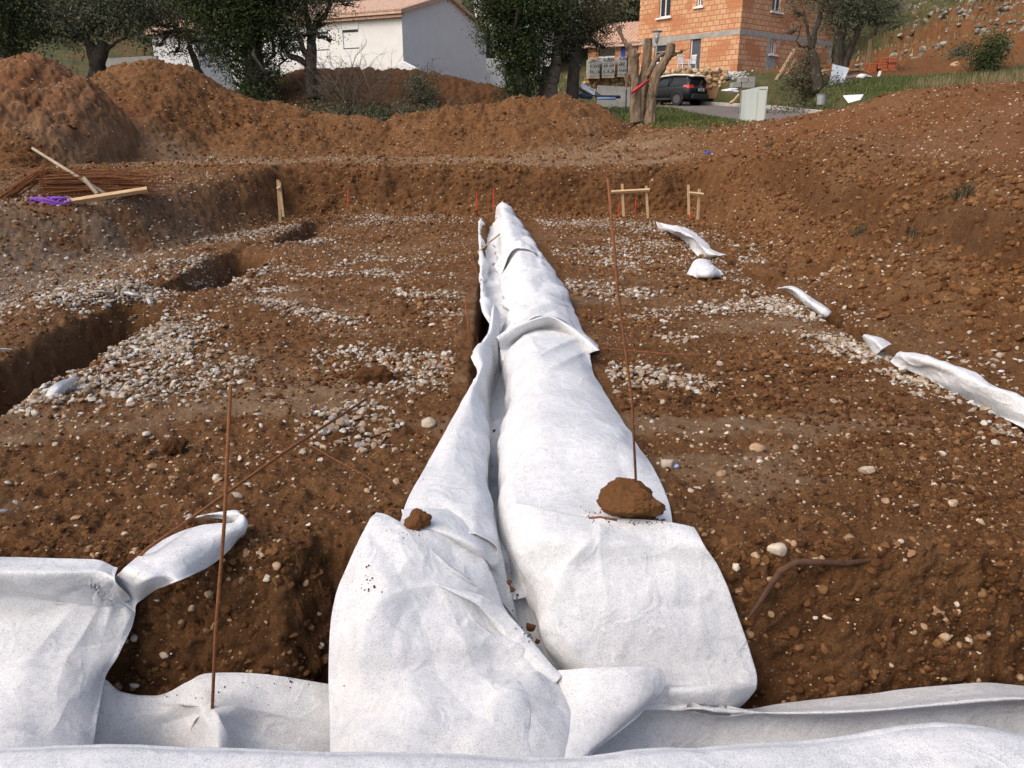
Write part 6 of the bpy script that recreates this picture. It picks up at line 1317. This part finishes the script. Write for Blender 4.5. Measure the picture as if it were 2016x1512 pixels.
def right_stuff():
    r = np.random.default_rng(31)
    # white board leaning
    p = [D(1632,170,33), D(1656,174,33), D(1672,134,33.5), D(1640,126,33.5)]; n = np.array([.0,.04,.0]); mb = MB(); mb.add(p+[q+n for q in p], [(0,1,2,3),(7,6,5,4),(0,4,5,1),(1,5,6,2),(2,6,7,3),(3,7,4,0)])
    o = mb.build('tilted_board', noisy('marked_board', (.5,.53,.57), (.62,.65,.68), 4, .6, .1)); tag(o, 'large white sheet board standing tilted in the grass near the twin-trunk tree', 'board')
    # board on the mound
    p = [D(1660,190,21.0), D(1700,188,21.2), D(1695,196,20.7), D(1670,203,20.6)]; mb = MB(); n = np.array([0,0.02,.03]); mb.add(p+[q+n for q in p], [(0,1,2,3),(7,6,5,4),(0,4,5,1),(1,5,6,2),(2,6,7,3),(3,7,4,0)])
    tag(mb.build('broken_board', M['render_white']), 'broken off-white panel stuck in the crest of the right spoil heap', 'board')
    # bucket
    a = hit(1616, 212, 20, 40); a = D(1616, 206, 24.5); mb = MB(); mb.tube([(0,0,0),(0,0,.30)], [.115,.145], 24); o = mb.build('grey_bucket', M['galv']); o.location = a; tag(o, 'grey plastic bucket standing behind the crest of the right spoil heap', 'bucket')
    mb = MB(); mb.tube([(0,0,.265),(0,0,.3)], .15, 18); mb.build('rim', M['grey_paint'], o); MB().tube([(0,0,.301),(0,0,.304)],.13,18).build('opening', M['dark_hole'], o)
    # hollow brick stack
    Y = 36.0; k = 0
    for (x0, x1, y0, y1) in ((1735,1750,113,124),(1751,1767,113,124),(1712,1728,124,136),(1729,1748,124,136),(1749,1766,124,136),(1708,1726,136,147),(1734,1750,136,147),(1751,1766,136,147),(1736,1763,147,156)):
        a, b = D(x0, y1, Y+r.uniform(-.04, .04)), D(x1, y0, Y); w, hh = b[0]-a[0], b[2]-a[2]; mb = MB(); mb.box((0, .25, 0), (w*.97, .5, hh*.97), bev=.015); o = mb.build('hollow_brick', M['hollow_brick']); o.location = ((a[0]+b[0])/2, a[1], (a[2]+b[2])/2)
        tag(o, 'block of red hollow bricks in the stack on the grassy bank', 'brick', 'red hollow bricks stacked on the bank'); mb = MB()
        for i in range(3):
            for j in range(2): mb.box((-w*.3+w*.3*i, -.002, -hh*.22+hh*.44*j), (w*.2, .006, hh*.3))
        mb.build('cavities', noisy('brick_shadow', (.25,.07,.03), (.32,.1,.045), 4, .9, 0), o)
    # wheelbarrow upturned: pan and legs
    a = D(1806, 62, 55); o = thing('wheelbarrow', a, 'upturned dark blue wheelbarrow standing on the terrace at the upper right', 'wheelbarrow', .2)
    mb = MB(); mb.add([(-.42,-.3,.55),(.42,-.3,.55),(.42,.3,.55),(-.42,.3,.55),(-.25,-.2,.25),(.25,-.2,.25),(.25,.2,.25),(-.25,.2,.25)], [(0,1,2,3),(4,7,6,5),(0,4,5,1),(1,5,6,2),(2,6,7,3),(3,7,4,0)]); mb.build('tray', M['blue_black'], o)
    MB().tube([(0,-.04,.05),(0,.04,.05)], .17, 14).build('wheel', M['tyre'], o); mb = MB().tube([(-.2,0,.25),(-.1,0,-.05)],.025,6).tube([(.2,0,.25),(.12,0,-.05)],.025,6); mb.build('leg', M['trim_dark'], o)
    # wooden post
    q0, q1 = D(1709,125,37), D(1714,77,37); tag(MB().tube([q0-np.array([0,0,.3]), q1], .075, 4).build('wooden_post', M['wood']), 'pale squared wooden post behind the red brick stack', 'post')
    # planks leaning
    for (x0,y0,x1,y1,lb) in ((1527,158,1563,98,'longest pale plank leaning against the right side of the block house'),(1534,166,1566,118,'shorter plank leaning beside the longest one at the block house'),(1541,164,1558,130,'short dark plank at the foot of the leaning planks')):
        q0, q1 = D(x0,y0,38.5), D(x1,y1,42.5); tag(MB().tube([q0,q1], .07, 4).build('plank', M['wood']), lb, 'plank')
    # debris bags and boards by the bricks
    def lump(name, px, py, Y, s, m, lb, cat, sq=(1,.7,.6), seed=1):
        V, Fc = rock_variants(ICO3, 1, .5, seed); P = V[0]*np.array(sq)*s; P = P*(1+.25*fbm(P[:,0]*6/s*.3, P[:,1]*6/s*.3, P[:,2]*6/s*.3, 3, s=seed))[:,None]; o = mk(name, P, Fc, m, smooth=True, attrs={'rnd': np.full(len(P), .5)}); o.location = D(px,py,Y); return tag(o, lb, cat)
    lump('rubbish_bag', 1700,152,34.2,.36,M['white_plastic'],'open white rubbish bag on the grass left of the red bricks','bag',(1,.7,.5),3)
    lump('rubbish_bag', 1720,158,34.0,.26,M['turquoise'],'turquoise plastic bag beside the open white rubbish bag','bag',(1,.6,.5),4)
    lump('rubbish_bag', 1708,155,33.7,.17,M['trim_dark'],'black rubbish spilling from the open white bag','rubbish',(1,.6,.5),5)
    q=[D(1662,155,34.5),D(1700,150,34.5)]; tag(MB().tube([q[0],q[1]], .09, 4).build('grey_beam', M['grey_paint']), 'grey beam lying between the tilted white board and the rubbish bag', 'beam')
    q=[D(1727,157,34.3),D(1733,140,34.3)]; tag(MB().tube([q[0],q[1]], .07, 4).build('white_offcut', M['white_paint']), 'short white offcut standing up behind the rubbish bags', 'board')
    lump('stone_block', 1880,130,36,.22,M['rubble'],'pale yellow boulder on the hillside left of the rounded bush','boulder',(1,.8,.8),7)
    # near the car: bags, blocks, rubble
    for i,(px,py,lb) in enumerate(((1443,176,'upper white cement bag of the pile near the cabinet'),(1444,181,'lower white cement bag of the pile near the cabinet'),(1431,178,'grey-white bag left of the two stacked cement bags'))):
        lump('cement_bag', px,py,34-.1*i,.22,M['white_plastic'],lb,'bag',(1,.6,.28),20+i)
    for i,(x0,x1,y0,y1,lb) in enumerate(((1456,1474,152,162,'upper left grey concrete block in front of the block house corner'),(1474,1488,151,162,'upper right grey concrete block in front of the block house corner'),(1442,1460,162,172,'lower left grey concrete block near the cement bags'),(1460,1487,162,173,'long lower grey concrete block behind the cabinet'))):
        a,b=D(x0,y1,38.5),D(x1,y0,38.5); mb=MB().box((0,.25,0),((b[0]-a[0])*.97,.5,(b[2]-a[2])*.97),bev=.01); o=mb.build('concrete_block', M['block_grey']); o.location=((a[0]+b[0])/2,38.5,(a[2]+b[2])/2); tag(o,lb,'concrete block')
    n=420; X=r.normal(12.1,.35,n); Yy=r.normal(43.2,.6,n); P=np.stack([X,Yy,height(X,Yy)[0]+r.uniform(0,.16,n)],-1); scatter('rubble_heap', P, r.uniform(.03,.1,n), stone_material('white_rubble',[(0,(.4,.4,.38)),(1,(.66,.66,.63))],.3), ICO1, .8, .6, 61, .2, 'heap of broken white rubble on the verge behind the car', 'rubble')
    for i,(x0,y0,x1,y1,lb) in enumerate(((1440,204,1455,186,'broken pale board leaning left of the cabinet'),(1437,203,1443,199,'short pale offcut at the foot of the broken board'))):
        q0,q1=D(x0,y0,33),D(x1,y1,33); tag(MB().tube([q0,q1],.05,4).build('broken_board', M['wood']), lb, 'board')
    for i in range(2):
        pass
    n=80; X=r.uniform(14.6,16.6,n); Yy=r.uniform(36.5,38.5,n); P=np.stack([X,Yy,height(X,Yy)[0]+.05],-1); scatter('demolition_rubble', P, r.uniform(.05,.2,n), M['rubble'], ICO1, .9, .5, 62, .2, 'mixed rubble and offcuts below the leaning planks', 'rubble')
right_stuff()

# ------------------------------------------------------------------ inside the pit
def bar(px0, py0, z0, px1, py1, y1, r, label, m='rust', name='rebar', mid=None, cat='steel bar', n=7):
    q0 = G(px0, py0, z0) if z0 is not None else None; q1 = D(px1, py1, y1)
    pts = [q0] + ([q0*(1-t)+q1*t+np.array(o) for t, o in mid] if mid else []) + [q1]
    o = MB().tube(pts, r, 8).build(name, M[m], None, True); return tag(o, label, cat)
q = D(418,1392,2.565); q1 = D(454,757,2.66)
tag(MB().tube([q+np.array([0,.0,-.15]), q, q*.75+q1*.25+np.array([-.004,0,0]), q*.4+q1*.6+np.array([.006,0,0]), q1], .0068, 8).build('rebar', M['rust'], None, True), 'upright rusty bar pinning the fabric strip at the left', 'steel bar')
q = G(1256, 952, .10); q1 = D(1197, 350, q[1]+.05)
tag(MB().tube([q-np.array([0,0,.1]), q*.7+q1*.3+np.array([.01,0,0]), q*.35+q1*.65+np.array([-.006,0,0]), q1], .0062, 8).build('rebar', M['rust'], None, True), 'tall thin rusty bar standing up from the large clod on the fabric', 'steel bar')
a = G(222, 1150, .05); b = G(290, 1080, .13); c = G(380, 1018, .10); d_ = G(560, 890, .17); e_ = G(722, 785, .10)
a = D(221, 1152, 2.87)
tag(MB().tube([a, a*.85+b*.15+np.array([.0,0,.012]), b, c, d_, e_], .0075, 8).build('rebar', M['rust'], None, True), 'long rusty bar lying slanting across the soil at the left', 'steel bar')
for pts, r_, lb in (([(600,870,.03),(660,905,.06),(735,945,.03)], .0035, 'thin rusty wire lying on the soil left of the centre trench'),
                    ([(1178,684,.05),(1260,692,.09),(1330,698,.07),(1392,703,.05)], .006, 'rusty bar lying on the soil right of the pointed fabric flap'),
                    ([(930,704,.05),(923,650,.2),(917,590,.35)], .007, 'short rusty bar leaning beside the left edge of the centre trench'),
                    ([(1050,474,.04),(1120,470,.06),(1195,476,.04)], .008, 'far thin rusty wire on the soil right of the fabric hump'),
                    ([(922,470,.05),(932,510,.04),(941,540,.03)], .007, 'farthest thin rusty wire along the centre trench rim'),
                    ([(940,497,.05),(962,478,.16),(984,461,.26)], .012, 'pale stick lying across the far mouth of the trench fabric'),
                    ([(1160,1020,.16),(1182,1018,.18),(1215,1024,.17)], .005, 'thin brown twig left of the large clod on the fabric')):
    P = [G(*p) for p in pts]
    if lb.startswith('short rusty'): P = [G(930,704,.04), D(923,648,G(930,704,.04)[1]+.02), D(916,592,G(930,704,.04)[1]+.03)]
    tag(MB().tube(P, r_, 6).build('stick' if 'stick' in lb or 'twig' in lb else 'rebar', M['old_wood' if 'stick' in lb else 'rust'], None, True), lb, 'stick' if 'stick' in lb or 'twig' in lb else 'steel bar')
# tree root in the trench face
P = [D(1468,1210,2.82),D(1500,1165,2.86),D(1530,1118,2.88),D(1560,1100,2.90),D(1610,1100,2.92),D(1660,1102,2.93),D(1705,1096,2.95),D(1735,1090,3.02)]
tag(MB().tube([p+np.array([0,-.03,0]) for p in P], [.006,.012,.015,.016,.014,.013,.010,.005], 9).build('tree_root', noisy('root_bark',(.05,.024,.014),(.11,.055,.032),30,.9,.8,.004), None, True), 'dark exposed tree root crossing the top of the right trench face', 'root')
ICO5 = ico(5)
def lumpy(name, c, s, sq, m, label, cat, seed, base=None, rn=.5, amp=.22):
    V, Fc = rock_variants(base or ico(6), 1, .9, seed); P = V[0]*np.array(sq); N = P/np.linalg.norm(P, axis=1)[:, None]
    P = P+N*(amp*fbm(P[:,0]*2.2, P[:,1]*2.2, P[:,2]*2.2, 4, s=seed)+amp*.30*fbm(P[:,0]*7, P[:,1]*7, P[:,2]*7, 5, s=seed+1, rough=.7)+.05*(1-2*np.abs(fbm(P[:,0]*11, P[:,1]*11, P[:,2]*11, 4, s=seed+2, rough=.7))))[:,None]
    o = mk(name, P*s, Fc, m, smooth=True, attrs={'rnd': np.full(len(P), rn)}); o.location = c; return tag(o, label, cat)
c = G(1246, 1008, .07); lumpy('earth_clod', c+np.array([0,0,.062]), .150, (1,.72,.66), M['clod'], 'large brown earth clod weighing down the fabric on the right', 'clod', 171, rn=.62, amp=.14)
c = G(822, 1036, .06); lumpy('earth_clod', c+np.array([0,0,.03]), .068, (1,.7,.62), M['clod'], 'fist-sized brown earth clod on the fabric at the left trench corner', 'clod', 72, rn=.55)
for i,(px,py,dd,s,lb) in enumerate(((1002,1146,3.0,.014,'upper small clod in the fold between the two fabric lobes'),(1009,1160,2.98,.012,'lower small clod in the fold between the two fabric lobes'),(1019,1171,2.97,.008,'tiny crumb in the fold below the two small clods'),
        (1044,1232,2.88,.024,'walnut-sized clod stuck at the bottom of the narrow gap between the lobes'),(1057,1262,2.84,.013,'small clod just below the walnut-sized one'),(729,1143,2.835,.013,'upper lump of dried mud on the left lobe'),(726,1160,2.81,.015,'lower lump of dried mud on the left lobe'),(706,1172,2.80,.005,'tiny crumb left of the dried mud'),
        (957,1426,2.30,.008,'small crumb low on the front of the left lobe'),(973,848,3.0,.012,'small clod deep in the slot of the trench lining'))):
    p = D(px,py,dd) if i != 9 else G(px,py,-.1); lumpy('earth_crumb', p+np.array([0,-.01,.004]), s, (1,.8,1.0), M['clod'], lb, 'clod', 80+i, base=ICO2, rn=.4)
from mathutils.bvhtree import BVHTree
CB = BVHTree.FromPolygons(np.concatenate(CLOTH_V).tolist(), np.concatenate(CLOTH_F).tolist())
def cloth_hit(px, py):
    h_ = CB.ray_cast(Vector((0, 0, CAMZ)), Vector(ray(px, py))); return None if h_[0] is None else np.array(h_[0])
def crumbs():
    r = np.random.default_rng(88); P, S = [], []
    for cx, cy, sx, sy, n, s0 in ((1175,1012,30,9,34,.0022),(1300,1015,12,10,20,.003),(1250,1030,45,5,26,.0025),(815,1052,22,6,16,.002),(728,1150,9,14,20,.003),(1012,1150,9,28,16,.0025),(1040,1250,10,14,12,.003),(975,860,7,40,14,.003),
        (985,640,12,60,14,.004),(950,1420,60,16,9,.0016),(1100,1390,60,30,6,.0014),(900,1200,200,120,22,.0013),(1280,1200,120,100,16,.0013),(1100,900,70,90,14,.0015),(100,1250,90,80,12,.0014),(500,1400,110,20,10,.0014),(1700,1395,200,10,14,.0015),(560,1345,60,6,16,.0025),(330,1372,40,4,10,.0025)):
        for k in range(n):
            q = cloth_hit(cx+r.normal()*sx, cy+r.normal()*sy)
            if q is not None and q[1] < 12: P.append(q+np.array([0, -.001, .002])); S.append(s0*r.uniform(.6, 2.2))
    scatter('soil_crumbs', np.array(P), np.array(S), M['clod'], ICO1, .5, .8, 89, .2, 'crumbs of brown soil fallen on the white fabric', 'soil crumbs')
crumbs()
# stones worth pointing at
for i,(px,py,z,s,sq,m,rn,lb) in enumerate(((1318,918,.03,.052,(1,.7,.62),'gravel',.45,'fist-sized pale stone right of the fabric with a blue painted end'),(1904,858,.02,.026,(1,.8,.7),'marker_red',.5,'pink painted stone on the right half of the pit'),
        (1528,1095,None,.045,(1,.7,.7),'pebble',.9,'pale stone above the bend of the exposed root'),(690,640,.1,.0,(1,1,1),'clod',.3,''),(345,890,.03,.075,(1,.8,.75),'clod',.12,'large dark clod left of the upright bar'),(735,752,.05,.13,(1,.7,.7),'clod',.3,'big crumbling clod beside the gravel patch left of the centre trench'),
        (845,838,.02,.05,(1,.8,.7),'gravel',.5,'white angular stone near the left edge of the trench fabric'),(1705,930,.02,.05,(1,.7,.5),'pebble',.8,'pale flat stone on the soil right of centre'),(1490,886,.02,.05,(1,.7,.5),'pebble',.5,'buff stone right of the tall thin bar'),
        (1940,760,.1,.0,(1,1,1),'clod',.3,''))):
    if s > 0:
        p = hit(px,py,2.62,14) ; lumpy('painted_stone' if i < 2 else ('earth_clod' if m == 'clod' else 'loose_stone'), p+np.array([0,0,s*.35]), s, sq, M[m], lb, 'stone' if m != 'clod' else 'clod', 90+i, base=ICO5 if m == 'clod' else ICO3, rn=rn, amp=.3 if m == 'clod' else .12)
        if i == 0: e = lumpy('painted_end', p+np.array([s*.62,-s*.25,s*.2]), s*.42, (1,.8,.55), M['pale_blue'], None, None, 99, base=ICO2, amp=.05); par = bpy.data.objects['painted_stone']; e.parent = par; e.location = Vector(e.location)-Vector(par.location)
# batter boards
def post(mbp, q0, q1, w=.03): mbp.tube([q0, q1], w, 4)
def batter(label, posts, rail, Y):
    o = thing('batter_board', D(posts[0][0], posts[0][1], Y), label, 'batter board'); b = np.array(o.location)
    for (x0,y0,x1,y1) in posts: MB().tube([D(x0,y0,Y)-b-np.array([0,0,.1]), D(x1,y1,Y)-b], .032, 4).build('post', M['wood'], o)
    x0,y0,x1,y1 = rail; MB().tube([D(x0,y0,Y-.06)-b, D(x1,y1,Y-.06)-b], .034, 4).build('rail', M['wood'], o)
batter('H-shaped wooden batter board with two posts at the far end of the pit', [(1228,416,1225,362),(1276,420,1272,366)], (1203,378,1279,374), 15.9)
batter('smaller wooden batter board at the far right corner of the pit', [(1357,412,1355,364),(1374,430,1377,372)], (1357,380,1385,383), 15.9)
batter('pair of wooden stakes joined at the top in the far left corner of the pit', [(551,428,547,354),(557,416,550,358)], (546,372,552,369), 15.2)
for i,(px,y0,y1,lb) in enumerate(((684,392,375,'red marker peg at the far left of the pit'),(938,402,380,'left one of two red marker pegs behind the fabric hump'),(971,400,372,'right one of two red marker pegs behind the fabric hump'),(1218,422,400,'red marker peg left of the H-shaped batter board post'),
        (1251,414,392,'red marker peg under the rail of the H-shaped batter board'),(1360,422,418,'short red marker peg beneath the smaller batter board'))):
    q0 = D(px,y0,16.2); q1 = D(px+1,y1,16.3); tag(MB().tube([q0-np.array([0,0,.12]),q1],.011,6).build('marker_peg', M['marker_red']), lb, 'marker peg')
# bundle of rusty reinforcement, boards, net
def bundle():
    r = np.random.default_rng(77); c = hit(185, 385, 8, 20); o = thing('reinforcement_heap', c, 'heap of rusty reinforcement cages lying on the left bank', 'reinforcement', .12)
    mb = MB()
    for k in range(95):
        z = r.uniform(.02, .34); y = r.uniform(-.35, .45); x0 = -.75+r.normal()*.08+z*.3; x1 = .85+r.normal()*.2-z*.35
        mb.tube([(x0,y,z),(0,y+r.normal()*.02,z+r.normal()*.02+.01),(x1,y+r.normal()*.05,z+r.normal()*.02)], .007, 5, False)
    mb.build('straight_bars', M['rust'], o); mb = MB()
    for k in range(70):
        x = r.uniform(-.95, .6); y = r.uniform(-.4, .3); h = r.uniform(.2, .4); w = .2; a = r.normal()*.5
        q = [(x-w*math.cos(a)*.2,y,.02),(x-w*.2,y+.02,h),(x+w*.5,y+.22,h),(x+w*.5,y+.2,.02),(x-w*math.cos(a)*.2,y,.02)]; mb.tube(q, .006, 5, False)
    for k in range(34): mb.tube([(-1.2+r.normal()*.08,-.35+r.normal()*.1,.0),(-.62+r.normal()*.1,.0+r.normal()*.1,.42+r.normal()*.04)], .007, 5, False)
    mb.build('stirrups', M['rust'], o)
    y0 = c[1]
    tag(MB().tube([D(67,411,y0-1.1)+np.array([0,0,.02]), D(290,373,y0-.55)], .045, 4).build('timber_batten', M['wood']), 'pale timber batten lying in front of the rusty reinforcement heap', 'batten')
    q0, q1 = D(64,292,y0+.3), D(209,383,y0-.55); tag(MB().tube([q0,q1], [.022,.03], 8).build('wooden_pole', M['old_wood'], None, True), 'round wooden pole propped slanting over the reinforcement heap', 'pole')
    tag(MB().tube([D(165,350,y0-.5),D(192,382,y0-.6)], .03, 6).build('wooden_stub', M['old_wood']), 'short wooden stub under the slanting pole', 'pole')
    p = hit(100, 402, 8, 16); V = []; mb = MB()
    for k in range(26): t = r.uniform(0,6.28); s = r.uniform(.1,.26); P = [(s*math.cos(t+q*.5)*1.1, s*math.sin(t+q*.5)*.5, .05+.05*math.sin(q+k)) for q in range(8)]; mb.tube(P, .011, 5, False)
    q = mb.build('net_heap', M['purple_net'], None, True); q.location = p; tag(q, 'crumpled purple net lying at the left end of the reinforcement heap', 'net')
bundle()
# bits of litter
for px,py,s,m,lb in ((1393,303,.09,'blue_paint','blue plastic scrap on the slope at the right of the far cut'),(1238,250,.05,'galv','small grey stake in the earth below the lopped tree'),(416,313,.09,'white_paint','white scrap lying on the dirt track'),(520,575,.035,'pale_blue','small blue plastic scrap on the pit floor left')):
    p = hit(px,py,5,32); lumpy('plastic_scrap', p+np.array([0,0,s*.3]), s, (1,.6,.4), M[m], lb, 'litter', 131, base=ICO2)
